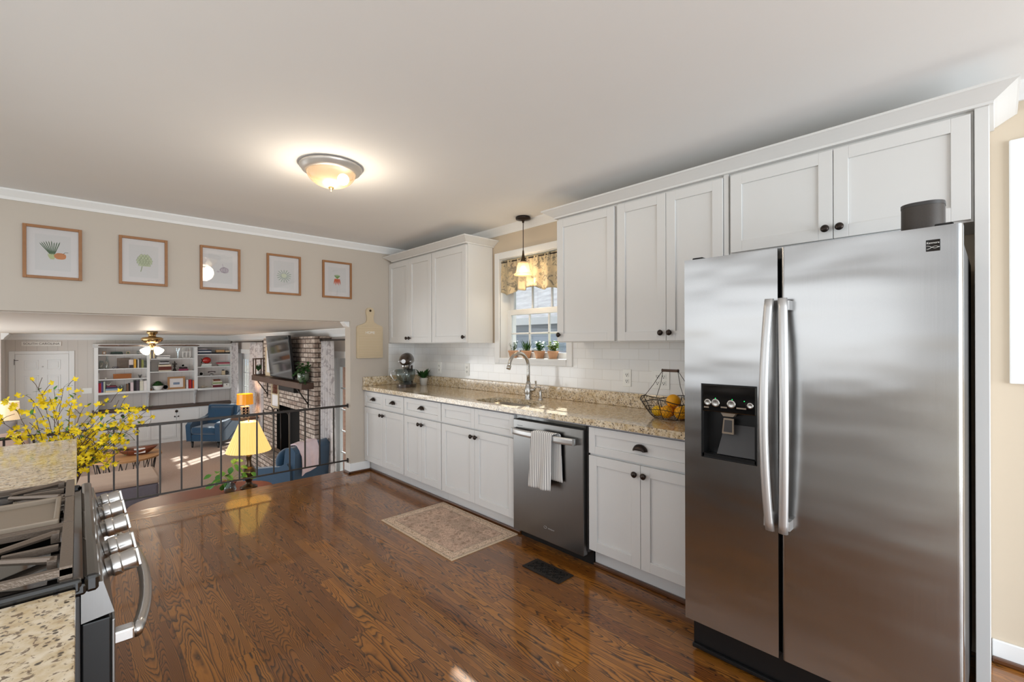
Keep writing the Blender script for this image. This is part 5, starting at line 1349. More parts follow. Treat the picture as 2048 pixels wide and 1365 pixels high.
m.add([(.445, YS, z+.05), (.50, YS-.012, z), (.545, YS, z+.075), (.50, YS+.03, z+.03), (.47, YS+.01, z), (.46, YS-.03, z+.045)], [(0, 1, 3), (1, 2, 3), (1, 4, 5), (0, 4, 1), (5, 1, 0)])
single('paper_bird', m, M['ceramic'], 'white folded bird ornament on the stacked books', 'ornament', base_pt=(.495, YS, z), solid=.002)
single('dish', MB().lathe([(0, SH['A4']+.2165), (.028, SH['A4']+.2165), (.032, SH['A4']+.25), (.030, SH['A4']+.25), (.026, SH['A4']+.22), (0, SH['A4']+.22)], (1.055, 13.50, 0), 'z', 16), M['ceramic'], 'small white dish on top of the thick cream book', 'dish', base_pt=(1.055, 13.5, SH['A4']+.2165))
# middle bay
z = SH['B1']; yv = thing('glass_letter', 'clear glass letter Y on the top middle shelf', 'ornament', (1.74, YS, z))
MB().box(1.728, YS, z, 1.752, YS+.02, z+.12).prism([(1.728, z+.11), (1.752, z+.11), (1.782, z+.24), (1.76, z+.24), (1.74, z+.15), (1.72, z+.24), (1.697, z+.24)], 'y', YS, YS+.02).build('body', M['glass'], yv)
ln = thing('lantern', 'white house-shaped lantern on the top middle shelf', 'lantern', (1.917, YS+.04, z))
m = MB()
for x in (1.838, 1.912, 1.986): m.box(x-.008, YS, z, x+.008, YS+.012, z+.155); m.box(x-.008, YS+.09, z, x+.008, YS+.10, z+.155)
m.box(1.83, YS, z, 1.995, YS+.10, z+.012).box(1.826, YS-.004, z+.145, 1.999, YS+.104, z+.158)
for x in (1.875, 1.949): m.tube([(x-.029+0.0, YS+.006, z+.11)]+[(x-.029*math.cos(a), YS+.006, z+.11+.03*math.sin(a)) for a in [PI*k/8 for k in range(9)]], .006, 5)
m.build('body', M['ceramic'], ln)
m = MB(); m.prism([(YS-.004, z+.158), (YS+.104, z+.158), (YS+.06, z+.245), (YS+.04, z+.245)], 'x', 1.836, 1.845); m.prism([(YS-.004, z+.158), (YS+.104, z+.158), (YS+.06, z+.245), (YS+.04, z+.245)], 'x', 1.98, 1.989)
m.box(1.836, YS+.04, z+.24, 1.989, YS+.06, z+.25)
for x in (1.88, 1.945): m.tube([(x-.02, YS, z+.16), (x+.01, YS+.04, z+.242)], .004, 5)
m.build('roof', M['ceramic'], ln)
z = SH['B2']; m = MB(); c = 1.678
m.lathe([(0, z+.001), (.042, z+.001), (.034, z+.02), (.016, z+.06), (.012, z+.10), (.030, z+.105), (.030, z+.115), (.010, z+.12), (.010, z+.15), (.018, z+.18), (.012, z+.215), (0, z+.24)], (c, YS, 0), 'z', 18)
for s in (-1, 1): m.tube([(c+s*.006, YS, z+.12), (c+s*.020, YS, z+.16), (c+s*.040, YS, z+.175), (c+s*.046, YS, z+.155), (c+s*.038, YS, z+.145)], [.007, .009, .008, .006, .004], 8)
single('fleur_de_lis_stand', m, M['iron'], 'black fleur-de-lis ornament between book stacks on the middle shelf', 'ornament', base_pt=(c, YS, z))
def round_clock(x, z, r_, mm, label):
    t = thing('desk_clock', label, 'clock', (x, YS, z))
    MB().lathe([(r_*.8, .03), (r_, .02), (r_, -.005), (r_*.86, -.008), (r_*.84, 0), (0, 0)], (x, YS, z+r_+.004), 'y', 24).build('case', mm, t)
    f = MB().lathe([(r_*.83, 0), (0, 0)], (x, YS-.001, z+r_+.004), 'y', 24).build('face', M['ceramic'], t)
    MB().tube([(x, YS-.003, z+r_+.004), (x+r_*.5, YS-.003, z+r_*1.3)], .0025, 4).tube([(x, YS-.003, z+r_+.004), (x-r_*.35, YS-.003, z+r_*1.35)], .003, 4).build('hands', M['iron'], f)
    MB().box(x-r_*.6, YS-.005, z, x+r_*.6, YS+.02, z+.008).build('foot', mm, t)
round_clock(1.84, STTOP[('B2', 'right ')], .033, M['ceramic'], 'small white clock on the right stack, middle bay')
round_clock(1.499, SH['B3'], .056, cm((150, 150, 154)), 'gray round clock beside the boxwood bowl')
round_clock(2.208, SH['C3'], .045, M['ceramic'], 'white round clock at the left of the third right shelf')
z = SH['B2']
single('dish', MB().lathe([(0, z+.001), (.03, z+.001), (.045, z+.018), (.042, z+.018), (.028, z+.005), (0, z+.005)], (1.985, YS, 0), 'z', 16), cm((204, 190, 180)), 'small pale dish right of the maroon stack', 'dish', base_pt=(1.985, YS, z))
z = SH['B3']; bp = thing('potted_boxwood', 'clipped green boxwood in a white bowl on the lowest middle shelf', 'plant', (1.358, YS, z))
MB().lathe([(0, z+.001), (.055, z+.001), (.07, z+.02), (.115, z+.105), (.112, z+.105), (.10, z+.09), (0, z+.09)], (1.358, YS, 0), 'z', 28).build('bowl', M['ceramic'], bp)
r = random.Random(4); m = MB()
for i in range(420):
    a = r.uniform(0, 6.28); e = r.uniform(0, 1.5); p = Vector((math.cos(a)*math.cos(e)*.12, math.sin(a)*math.cos(e)*.09, math.sin(e)*.09))*r.uniform(.8, 1.05)
    m.leaf((1.358+p.x, YS+p.y, z+.10+p.z), p, (0, 0, 1), .022, .014, .1)
m.sphere((1.358, YS, z+.105), (.105, .08, .075), 16, 10, z0=0); m.build('foliage', M['leaf_dark'], bp)
# right bay
z = STTOP[('C2', 'left ')]; fs = thing('fish_figurine', 'glossy red fish figurine on the second right shelf', 'figurine', (2.32, YS, z))
MB().sphere((2.325, YS, z+.085), (.095, .045, .078), 24, 16).build('body', M['red_glaze'], fs)
MB().prism([(2.245, z+.085), (2.20, z+.15), (2.222, z+.085), (2.20, z+.012), (2.215, z+.008)], 'y', YS-.008, YS+.008).prism([(2.28, z+.0005), (2.36, z+.0005), (2.35, z+.02), (2.29, z+.02)], 'y', YS-.02, YS+.02).build('tail_fin', M['iron'], fs)
MB().sphere((2.385, YS-.025, z+.10), .008, 8, 6).build('eye', M['black'], fs)
z = SH['C1']+.036
single('tan_box', MB().box(2.521, 13.46, z, 2.70, 13.58, z+.06), cm((206, 164, 120)), 'tan box on the top right shelf', 'box', base_pt=(2.61, 13.52, z), bevel=.002)
single('cream_box', MB().box(2.72, 13.47, z, 2.812, 13.57, z+.042), cm((222, 200, 172)), 'small cream box beside the tan box', 'box', base_pt=(2.766, 13.52, z), bevel=.002)
z = SH['C3']; tp = thing('antique_telephone', 'antique telephone with dark handset on the third right shelf', 'telephone', (2.43, YS, z))
MB().lathe([(0, z+.001), (.055, z+.001), (.05, z+.02), (.032, z+.045), (0, z+.05)], (2.43, YS, 0), 'z', 20).build('body', M['chrome'], tp)
MB().tube([(2.355, YS, z+.075), (2.365, YS, z+.09), (2.43, YS, z+.098), (2.495, YS, z+.09), (2.505, YS, z+.075)], [.018, .012, .009, .012, .018], 10).build('handset', cm((58, 30, 36)), tp)
cmr = thing('film_projector', 'dark vintage film projector at the right of the third shelf', 'projector', (2.73, YS, z))
MB().box(2.65, 13.48, z, 2.72, 13.57, z+.11).build('body', M['pine'], cmr, bevel=.003)
MB().lathe([(.048, .012), (.055, 0), (.04, -.008), (.03, 0), (0, 0)], (2.745, 13.51, z+.056), 'y', 20).build('reel', M['charcoal'], cmr)
MB().box(2.655, 13.49, z+.11, 2.70, 13.53, z+.135).build('lens_box', M['charcoal'], cmr)
z = SH['C4']; m = MB()
m.tube([(2.16, YS, z+.012), (2.22, YS-.01, z+.02), (2.28, YS+.005, z+.014), (2.34, YS, z+.03)], [.006, .012, .010, .005], 8).tube([(2.21, YS, z+.02), (2.24, YS, z+.05), (2.29, YS, z+.066)], [.008, .006, .004], 6).tube([(2.27, YS, z+.018), (2.25, YS, z+.045)], .005, 6)
single('driftwood', m, cm((172, 158, 136)), 'piece of driftwood on the lowest right shelf', 'driftwood', base_pt=(2.25, YS, z))
wb = thing('white_box', 'small white latched box on the lowest right shelf', 'box', (2.745, YS, z))
MB().box(2.67, 13.46, z, 2.812, 13.56, z+.085).build('body', M['ceramic'], wb, bevel=.002); MB().box(2.735, 13.457, z+.04, 2.752, 13.4599, z+.065).build('latch', M['bronze'], wb)
m = MB().box(1.207, 13.44, SH['B2'], 1.222, 13.60, SH['B2']+.24)
single('dark_frame', m, M['charcoal'], 'dark frame seen edge-on at the left of the middle shelf', 'frame', base_pt=(1.214, 13.52, SH['B2']))

# sign, switch
sg = thing('name_sign', 'whitewashed plank sign reading SOUTH CAROLINA above the entry door', 'sign', (-0.548, YF-.002, 1.348))
MB().box(-0.838, YF-.020, 1.350, -0.258, YF-.002, 1.442).build('board', cm((232, 228, 222)), sg, bevel=.003)
t_ = text('SOUTH CAROLINA', 'lettering', .062, cm((96, 88, 82)), sg, .001, .53); t_.location = (0, -.0195, .048); t_.rotation_euler = (PI/2, 0, 0)
sw = thing('light_switch', 'triple light switch plate right of the entry door', 'switch', (0.145, YF, .30))
MB().box(0.068, YF-.008, .305, .222, YF-.001, .425).build('plate', M['outlet'], sw, bevel=.002)
for k in range(3): MB().box(.095+.046*k, YF-.014, .352, .103+.046*k, YF-.008, .378).build('toggle', M['outlet'], sw)

# ------------------------------------------------------------------ mantel, TV, fireplace
fp = thing('fireplace', 'whitewashed brick fireplace and chimney breast on the right wall', 'fireplace', (2.6, 8.41, FL))
m = MB(); wall_boxes(m, 'x', 2.60, XW-.001, 7.095, 9.72, FL+.001, 1.49, [(7.75, 8.93, FL+.30, 0.297)])
m.build('chimney_breast', M['brick'], fp)
MB().box(2.83, 7.75, FL+.3, 2.858, 8.93, .297).box(2.602, 7.745, FL+.30, 2.83, 7.755, .297).box(2.602, 8.925, FL+.30, 2.83, 8.935, .297).build('firebox', M['firebox'], fp)
MB().box(2.28, 7.48, FL+.001, 2.599, 9.72, -.50).build('hearth', M['brick'], fp, bevel=.006)
mt = thing('mantel_shelf', 'thick dark wood mantel shelf across the brick chimney', 'mantel', (2.51, 8.47, .685))
MB().box(2.418, 7.125, .686, 2.598, 9.83, .782).build('beam', M['darkwood'], mt, bevel=.006)
for y in (7.35, 9.45):
    MB().tube([(2.43, y, .684), (2.592, y, .44)], .010, 6).build('brace', M['iron'], mt)
    MB().box(2.588, y-.015, .38, 2.598, y+.015, .684).build('brace_plate', M['iron'], mt)
tv = thing('television', 'large flat television tilted above the mantel shelf', 'television', (2.46, 8.28, .82))
def tvbox(x0, y0, z0, x1, y1, z1, dz=.07):
    m = MB().box(x0, y0, z0, x1, y1, z1); m.v = [(p[0]-(p[2]-.81)*.10, p[1], p[2]) for p in m.v]; return m
tvbox(2.478, 7.69, .805, 2.520, 8.87, 1.512).build('casing', M['tv_case'], tv, bevel=.004)
tvbox(2.4755, 7.70, .825, 2.4779, 8.86, 1.503).build('screen', M['screen'], tv)
MB().box(2.45, 8.1, 1.1, 2.599, 8.45, 1.3).build('wall_mount', M['black'], tv)
single('sound_bar', MB().prism(rrect(2.50, .585, 2.58, .675, .02), 'y', 7.72, 8.50), M['black'], 'black sound bar under the mantel shelf', 'speaker', base_pt=(2.54, 8.1, .585))
lt = thing('lantern', 'dark wooden frame lantern at the left end of the mantel', 'lantern', (2.51, 9.71, .782))
m = MB()
for x in (2.44, 2.575):
    for y in (9.63, 9.79): m.box(x-.009, y-.009, .783, x+.009, y+.009, 1.10)
m.box(2.43, 9.62, .783, 2.585, 9.80, .80).box(2.43, 9.62, 1.085, 2.585, 9.80, 1.105); m.build('frame', M['darkwood'], lt)
MB().lathe([(0, .801), (.035, .801), (.045, .86), (0, .86)], (2.508, 9.71, 0), 'z', 14).build('pot', M['ceramic'], lt)
r = random.Random(9); m = MB()
for i in range(26): a = r.uniform(0, 6.28); m.leaf((2.508, 9.71, .86), (math.cos(a)*.5, math.sin(a)*.5, 1), (0, 1, 0), r.uniform(.08, .15), .025, .3)
m.build('leaves', M['leaf_dark'], lt)
mr = thing('leaning_frame', 'tall pale wood frame leaning on the brick beside the television', 'frame', (2.56, 9.22, .783))
MB().box(2.555, 9.02, .783, 2.575, 9.08, 1.32).box(2.555, 9.38, .783, 2.575, 9.44, 1.32).box(2.555, 9.08, .783, 2.575, 9.38, .85).box(2.555, 9.08, 1.26, 2.575, 9.38, 1.32).build('frame', M['pine'], mr, bevel=.003)
MB().box(2.562, 9.08, .85, 2.57, 9.38, 1.26).build('picture', M['paper'], mr)
pp = thing('trailing_plant', 'trailing green plant in a glazed bowl at the right end of the mantel', 'plant', (2.508, 7.30, .783))
MB().lathe([(0, .784), (.05, .784), (.085, .83), (.088, .90), (.082, .93), (.078, .93), (.08, .88), (0, .87)], (2.508, 7.30, 0), 'z', 24).build('pot', mat('green_glaze', (108, 122, 104), .2, vary=.3, vscale=18, coat=.6), pp)
r = random.Random(14); m = MB(); s_ = MB()
for i in range(20):
    a = r.uniform(0, 6.28); L = r.uniform(.12, .30); h = r.uniform(-.25, .18) if math.cos(a) < .1 else r.uniform(.05, .2)
    p0 = Vector((2.508, 7.30, .90)); p2 = p0+Vector((math.cos(a)*L*.55 if math.cos(a) < 0 else math.cos(a)*.05, math.sin(a)*L, h)); p1 = (p0+p2)/2+Vector((0, 0, .10))
    pts = [p0*(1-k)**2+p1*2*k*(1-k)+p2*k*k for k in [q/8 for q in range(9)]]; s_.tube(pts, .0025, 4)
    for q in pts[3:]: m.leaf(q, (r.uniform(-1, .3), r.uniform(-1, 1), r.uniform(-.5, .6)), (0, 0, 1), .06, .045, .2)
s_.build('vines', M['leaf_mid'], pp); m.build('leaves', M['leaf_dark'], pp)
wr = thing('magazine_rack', 'pale wood wall rack hanging on the brick below the mantel', 'rack', (2.57, 8.95, .22))
m = MB()
for y in (8.78, 9.16): m.box(2.578, y-.014, .22, 2.598, y+.014, .684)
m.box(2.574, 8.794, .22, 2.598, 9.146, .25).box(2.574, 8.794, .46, 2.598, 9.146, .48); m.build('frame', M['pine'], wr)
MB().box(2.586, 8.80, .255, 2.590, 9.14, .455).build('pocket', M['mat_white'], wr)
for y in (8.88, 8.97, 9.06): MB().box(2.584, y-.016, .485, 2.594, y+.016, .682).build('slat', M['redwood'], wr)
scn = thing('fireplace_screen', 'black metal fireplace screen standing on the hearth', 'screen', (2.47, 8.30, -.50))
m = MB()
for a, b, xx in ((7.85, 8.25, 2.47), (8.27, 8.67, 2.47), (8.69, 9.0, 2.40)):
    m.tube([(2.47, a, -.49), (2.47, a, .20)]+[(2.47, (a+b)/2-(b-a)/2*math.cos(q), .20+.07*math.sin(q)) for q in [PI*k/8 for k in range(9)]]+[(xx, b, .20), (xx, b, -.49)], .008, 6)
    m.tube([(2.47, a, -.48), (xx, b, -.48)], .006, 6)
m.build('frame', M['iron'], scn)

# curtains
def curtain(y0, y1, label, x=2.765, rod=None, top=1.415):
    t = thing('curtain', label, 'curtain', (x, (y0+y1)/2, FL), 0, 'pale floral curtains by the glass doors')
    n = max(3, round((y1-y0)/.085))
    m = MB().grid(lambda u, v: (x+(.012+.02*v)*math.sin(u*n*6.283+math.sin(v*3+u*5)*.4), y0+(y1-y0)*(u+(.06*math.sin(v*2.2)*(u-.5))), top-v*(top-FL-.015)), n*10, 24)
    m.build('cloth', M['curtain'], t, solid=.002)
    return t
curtain(6.60, 7.05, 'pale floral curtain panel nearest the white pilaster, beside the chimney', 2.69)
curtain(10.42, 11.34, 'pale floral curtain panel just beyond the chimney, lit by the amber lamp')
curtain(12.42, 12.98, 'pale floral curtain panel next to the bookcase end')
for a, b, lb in ((5.55, 7.06, 'black curtain rod over the near glass door'), (10.35, 13.02, 'black curtain rod over the far glass door')):
    XR = 2.69 if b < 8 else 2.765
    rd_ = thing('curtain_rod', lb, 'rod', (XR, (a+b)/2, 1.43))
    MB().tube([(XR, a, 1.43), (XR, b, 1.43)], .011, 8).build('rod', M['iron'], rd_)
    MB().sphere((XR, a, 1.43), .026, 10, 8).build('finial', M['iron'], rd_); MB().sphere((XR, b, 1.43), .026, 10, 8).build('finial', M['iron'], rd_)
    MB().box(XR, a+.1, 1.42, XW-.001, a+.12, 1.44).build('bracket', M['iron'], rd_)

# ------------------------------------------------------------------ ceiling fan
cf = thing('ceiling_fan', 'brass ceiling fan with brown blades and four lit glass shades', 'fan', (.925, 9.95, CL), 0, world=False)
MB().lathe([(0, -.001), (.075, -.001), (.08, -.03), (.055, -.055), (.05, -.08), (.06, -.095), (.13, -.105), (.155, -.125), (.145, -.165), (.09, -.20), (.05, -.215), (0, -.215)], (0, 0, 0), 'z', 32).build('motor_housing', M['brass'], cf)
MB().lathe([(.045, -.215), (.05, -.25), (.035, -.28), (.02, -.31), (0, -.32)], (0, 0, 0), 'z', 24).build('light_kit', M['brass'], cf)
for k in range(5):
    a = R(15+72*k); T_ = Matrix.Rotation(a, 4, 'Z') @ Matrix.Translation((0, 0, -.245)) @ Matrix.Rotation(R(10), 4, 'X')
    P = [(.20, -.05), (.30, -.062), (.55, -.068), (.68, -.058), (.72, -.03), (.73, 0), (.72, .03), (.68, .058), (.55, .068), (.30, .062), (.20, .05)]
    b_ = MB().prism(P, 'z', -.003, .004).xf(T_).build('blade', M['darkwood'], cf)
    MB().box(.10, -.02, -.008, .22, .02, -.003).xf(T_).build('blade_arm', M['brass'], b_)
for k in range(4):
    a = R(38+90*k); T_ = Matrix.Rotation(a, 4, 'Z') @ Matrix.Translation((.055, 0, -.275)) @ Matrix.Rotation(R(-48), 4, 'Y')
    s_ = MB().lathe([(.018, -.0), (.022, -.02), (.048, -.05), (.062, -.095), (.07, -.12), (.066, -.12)], (0, 0, 0), 'z', 20, caps=False).xf(T_).build('glass_shade', M['fan_glass'], cf)
MB().tube([(.02, -.03, -.31), (.02, -.03, -.46)], .002, 4).build('pull_chain', M['brass'], cf); MB().tube([(-.03, -.03, -.31), (-.03, -.03, -.50)], .002, 4).build('pull_chain', M['brass'], cf)
light('fan_glow', 'POINT', (.925, 9.95, 1.16), 14, (1.0, .86, .68), .12)

# ------------------------------------------------------------------ armchairs
def armchair():
    t = thing('armchair', 'teal blue armchair facing the room beside the amber lamp', 'chair', (0, 0, 0), 0, 'two teal armchairs', world=False)
    W, D = .37, .40
    MB().box(-W+.02, -D+.03, .14, W-.02, D-.04, .30).build('seat_frame', M['teal'], t, bevel=.03)
    m = MB().box(-W+.10, -D-.01, .30, W-.10, D-.16, .46); m.build('seat_cushion', M['teal'], t, bevel=.05)
    for s in (-1, 1):
        P = [(-D+.02, .14), (-D-.01, .50), (-D+.06, .56), (-D+.22, .565), (D-.20, .62), (D-.08, .68), (D-.02, .60), (D-.02, .14)]
        m = MB().prism(P, 'x', s*W-.052*(s > 0)*2, s*W+.052*(s < 0)*2); m.build('arm', M['teal'], t, bevel=.035)
    P = [(D-.20, .28), (D-.12, .86), (D-.02, .88), (D+.04, .82), (D-.0, .16), (D-.06, .14)]
    MB().prism(P, 'x', -W+.03, W-.03).build('backrest', M['teal'], t, bevel=.045)
    MB().prism([(D-.28, .44), (D-.20, .80), (D-.11, .84), (D-.10, .46)], 'x', -W+.11, W-.11).build('back_cushion', M['teal'], t, bevel=.04)
    for sx in (-1, 1):
        for sy in (-1, 1):
            x, y = sx*(W-.08), sy*(D-.09); MB().lathe([(.016, 0), (.030, .15), (0, .15)], (x, y, 0), 'z', 12).build('leg', M['black'], t)
    return t
ac = armchair(); ac.location = (2.235, 12.09, FL); ac.rotation_euler = (0, 0, R(-45))
ac2 = dup(ac, (2.15, 6.90, FL), R(-150), 'teal blue armchair seen from behind with a pink throw, near the railing')
th = thing('throw_blanket', 'pale pink throw draped over the back of the near armchair', 'throw', (2.46, 6.9, FL+.88), 0)
th['_w'] = None; del th['_w']
th.location = (2.15, 6.90, FL); th.rotation_euler = (0, 0, R(-150))
def tf(u, v):
    x = -.10+.34*u + .05*(v-.5)
    s = v*2-1; k = abs(s)
    if s < 0: y = .335-.24*(k**1.1)*1.0+.0; z = .905-.40*k*k-.03*k; y = .30-.13*k-.10*k*k
    else: y = .36+.11*min(1, k*2.2); z = .905-.42*max(0, k-.15)
    return (x+.012*math.sin(v*9+u*3), y+.008*math.sin(u*16+v*4), z+.006*math.sin(u*11)-.05*u*k)
MB().grid(tf, 24, 40).build('cloth', M['throw'], th, solid=.012)
pl = thing('throw_pillow', 'round blue pillow on the near armchair', 'pillow', (2.15, 6.90, FL), 0); del pl['_w']; pl.rotation_euler = (0, 0, R(-150))
MB().sphere((.16, .13, .66), (.17, .09, .16), 20, 14).build('cover', M['teal'], pl)

# ------------------------------------------------------------------ lamps and tables
def shade(mb, x, y, z0, z1, r0, r1, seg=40, pleat=0.0):
    vs = []; n = seg*2
    for i in range(n):
        a = 2*PI*i/n; q = 1+pleat*(1 if i % 2 else -1)
        vs += [(x+r0*q*math.cos(a), y+r0*q*math.sin(a), z0), (x+(r0+(r1-r0)*.5)*q*math.cos(a)*.985, y+(r0+(r1-r0)*.5)*q*math.sin(a)*.985, (z0+z1)/2), (x+r1*math.cos(a), y+r1*math.sin(a), z1)]
    mb.add(vs, [(i*3+k, ((i+1) % n)*3+k, ((i+1) % n)*3+k+1, i*3+k+1) for i in range(n) for k in range(2)], pleat == 0); return mb
ot = thing('sofa_table', 'long oval wooden table standing just below the railing', 'table', (.905, 5.34, FL))
P = [(1.19+.31*math.cos(a), 5.34+.31*math.sin(a)) for a in [-PI/2+PI*k/16 for k in range(17)]]+[(.62+.31*math.cos(a), 5.34+.31*math.sin(a)) for a in [PI/2+PI*k/16 for k in range(17)]]
MB().prism(P, 'z', -.148, -.12).build('tabletop', M['redwood'], ot, bevel=.006)
MB().box(.45, 5.16, -.24, 1.36, 5.52, -.149).build('apron', M['redwood'], ot)
for x in (.48, 1.33):
    for y in (5.19, 5.49): MB().lathe([(.014, FL), (.022, -.24), (0, -.24)], (x, y, 0), 'z', 12).build('leg', M['redwood'], ot)
lp = thing('table_lamp', 'large lamp with cream pleated cone shade on the oval table', 'lamp', (1.283, 5.33, -.12))
lx, ly = 1.283, 5.33
MB().lathe([(0, -.119), (.078, -.119), (.080, -.105), (.060, -.092), (.035, -.080), (.026, -.060), (.030, -.045), (.052, -.015), (.068, .030), (.066, .065), (.045, .095), (.032, .105), (.034, .115), (.026, .135), (.024, .17), (.030, .205), (.032, .215), (.016, .225), (.010, .26), (0, .26)], (lx, ly, 0), 'z', 32).build('base', M['agedbronze'], lp)
MB().tube([(lx, ly, .25), (lx, ly, .40)], .006, 8).tube([(lx+.05*math.sin(a), ly, .40+.11*(1-math.cos(a))/1.0*.75) for a in [PI*k/8 for k in range(9)]], .002, 5).tube([(lx-.05*math.sin(a), ly, .40+.11*(1-math.cos(a))*.75) for a in [PI*k/8 for k in range(9)]], .002, 5).build('harp', M['brass'], lp)
shade(MB(), lx, ly, .262, .565, .208, .085, 44, .012).build('lamp_shade', M['shade_yellow'], lp)
MB().lathe([(.006, .565), (.008, .58), (.004, .60), (0, .602)], (lx, ly, 0), 'z', 10).build('finial', M['brass'], lp)
MB().sphere((lx, ly, .43), .03, 12, 8).build('bulb', M['bulb'], lp)
light('table_lamp_glow', 'POINT', (lx, ly, .47), 5, (1.0, .75, .42), .04)
vp = thing('vase_plant', 'pothos cuttings in a clear glass vase on the oval table', 'plant', (1.105, 5.29, -.12))
vx, vy = 1.105, 5.29
MB().lathe([(0, -.119), (.045, -.119), (.058, -.09), (.050, -.05), (.026, -.015), (.030, .01), (.027, .01), (.022, -.015), (.046, -.05), (.053, -.09), (0, -.112)], (vx, vy, 0), 'z', 24).build('vase', M['glass'], vp)
r = random.Random(6); m = MB(); s_ = MB()
for (dx, dz) in ((-.15, .06), (-.13, -.02), (-.10, .09), (-.06, -.05), (.02, .15), (.05, .17), (.10, .10), (.17, .04), (.16, -.02), (-.16, .0), (-.04, .04)):
    p0 = Vector((vx, vy, -.02)); p2 = Vector((vx+dx, vy+r.uniform(-.08, .06), .02+dz)); p1 = Vector((vx+dx*.35, vy, .06+dz*.7))
    pts = [p0*(1-k)**2+p1*2*k*(1-k)+p2*k*k for k in [q/8 for q in range(9)]]; s_.tube(pts, .002, 5)
    for q in (pts[5], pts[8]): m.leaf(q, (dx*4+r.uniform(-.4, .4), r.uniform(-.6, .2), r.uniform(-.7, .3)), (0, -.5, 1), .075, .055, .25)
s_.build('stems', M['leaf_lime'], vp); m.build('leaves', M['leaf_mid'], vp)
bk_ = thing('wooden_bowl', 'small brown wooden bowl behind the glass vase', 'bowl', (1.20, 5.44, -.12))
MB().lathe([(0, -.119), (.04, -.119), (.07, -.07), (.072, -.06), (.066, -.065), (.036, -.108), (0, -.108)], (1.14, 5.50, 0), 'z', 20).build('bowl', M['redwood'], bk_)
# amber lamp and side table
st_ = thing('side_table', 'small dark side table between armchair and fireplace', 'table', (2.49, 10.62, FL))
MB().lathe([(0, -.158), (.25, -.158), (.255, -.15), (.25, -.138), (0, -.138)], (2.49, 10.62, 0), 'z', 32).build('tabletop', M['darkwood'], st_)
for k in range(3): a = 2*PI*k/3; MB().tube([(2.49+.06*math.cos(a), 10.62+.06*math.sin(a), -.16), (2.49+.22*math.cos(a), 10.62+.22*math.sin(a), FL+.005)], .012, 8).build('leg', M['darkwood'], st_)
al = thing('table_lamp', 'lamp with amber drum shade and pierced lattice base', 'lamp', (2.49, 10.62, -.137))
shade(MB(), 2.49, 10.62, .14, .355, .152, .145).build('lamp_shade', M['shade_orange'], al)
m = MB(); x0, y0 = 2.49, 10.62
for s in (-1, 1):
    for i in range(2):
        for j in range(4):
            c = Vector((x0, y0, -.105+.055*j)); q = -.032+.064*i
            for pl_ in ('x', 'y'):
                pts = [(x0+s*.062 if pl_ == 'x' else x0+q+.030*math.cos(a), y0+q+.030*math.cos(a) if pl_ == 'x' else y0+s*.062, c.z+.028*math.sin(a)) for a in [2*PI*k/10 for k in range(10)]]
                m.tube(pts, .006, 5, True)
m.box(x0-.07, y0-.07, -.1365, x0+.07, y0+.07, -.125).box(x0-.07, y0-.07, .085, x0+.07, y0+.07, .098)
m.build('lattice_base', M['pine'], al); MB().box(x0-.05, y0-.05, -.125, x0+.05, y0+.05, .085).build('base_core', M['black'], al)
MB().tube([(x0, y0, .098), (x0, y0, .16)], .008, 8).build('stem', M['brass'], al)
light('amber_lamp_glow', 'POINT', (2.49, 10.62, .25), 7, (1.0, .62, .25), .05)
# coffee table
cot = thing('coffee_table', 'oval oak coffee table with black zigzag wire legs', 'table', (.55, 9.75, FL))
MB().prism([(.56+.47*math.cos(a), 9.75+.56*math.sin(a)) for a in [2*PI*k/40 for k in range(40)]], 'z', -.455, -.43).build('tabletop', M['oakwood'], cot, bevel=.004)
m = MB()
for k in range(14):
    a, b = 2*PI*k/14, 2*PI*(k+.5)/14; c = 2*PI*(k+1)/14
    P0 = (.56+.40*math.cos(a), 9.75+.48*math.sin(a), -.457); P1 = (.56+.34*math.cos(b), 9.75+.42*math.sin(b), FL+.005); P2 = (.56+.40*math.cos(c), 9.75+.48*math.sin(c), -.457)
    m.tube([P0, P1], .006, 6).tube([P1, P2], .006, 6)
m.build('wire_legs', M['iron'], cot)
db = thing('dough_bowl', 'long red-brown wooden dough bowl on the coffee table', 'bowl', (.70, 9.70, -.43))
m = MB()
def dbf(u, v):
    a = u*2*PI; k = v; c, s = math.cos(a), math.sin(a)
    if k < .5: q = k*2; return (.70+.28*c*(.45+.55*q), 9.70+.13*s*(.5+.5*q), -.429+.085*q**1.3+.03*abs(c)*q)
    q = (k-.5)*2; return (.70+.27*c*(1-.5*q), 9.70+.12*s*(1-.45*q), -.344+.03*abs(c)*(1-q)-.07*q)
m.grid(dbf, 36, 8).build('bowl', M['redwood'], db)
MB().box(.66, 9.60, -.40, .80, 9.68, -.33).build('white_candle', M['ceramic'], db)
r = random.Random(2); m = MB()
for i in range(30): a = r.uniform(0, 6.28); m.leaf((.55, 9.72, -.39), (math.cos(a), math.sin(a), r.uniform(.6, 1.6)), (0, 0, 1), .12, .02, .2)
m.build('succulent', M['leaf_dark'], db)
# ottoman
otm = thing('ottoman', 'long ottoman bench with beige top and slate sides', 'ottoman', (.12, 8.23, FL))
MB().box(-.58, 7.87, -.80, .80, 8.60, -.52).build('base', M['bench_side'], otm, bevel=.03)
MB().box(-.60, 7.85, -.519, .82, 8.62, -.43).build('cushion', M['bench_top'], otm, bevel=.035)
for x in (-.5, .72):
    for y in (7.95, 8.52): MB().lathe([(.022, FL), (.03, -.80), (0, -.80)], (x, y, 0), 'z', 12).build('foot', M['darkwood'], otm)
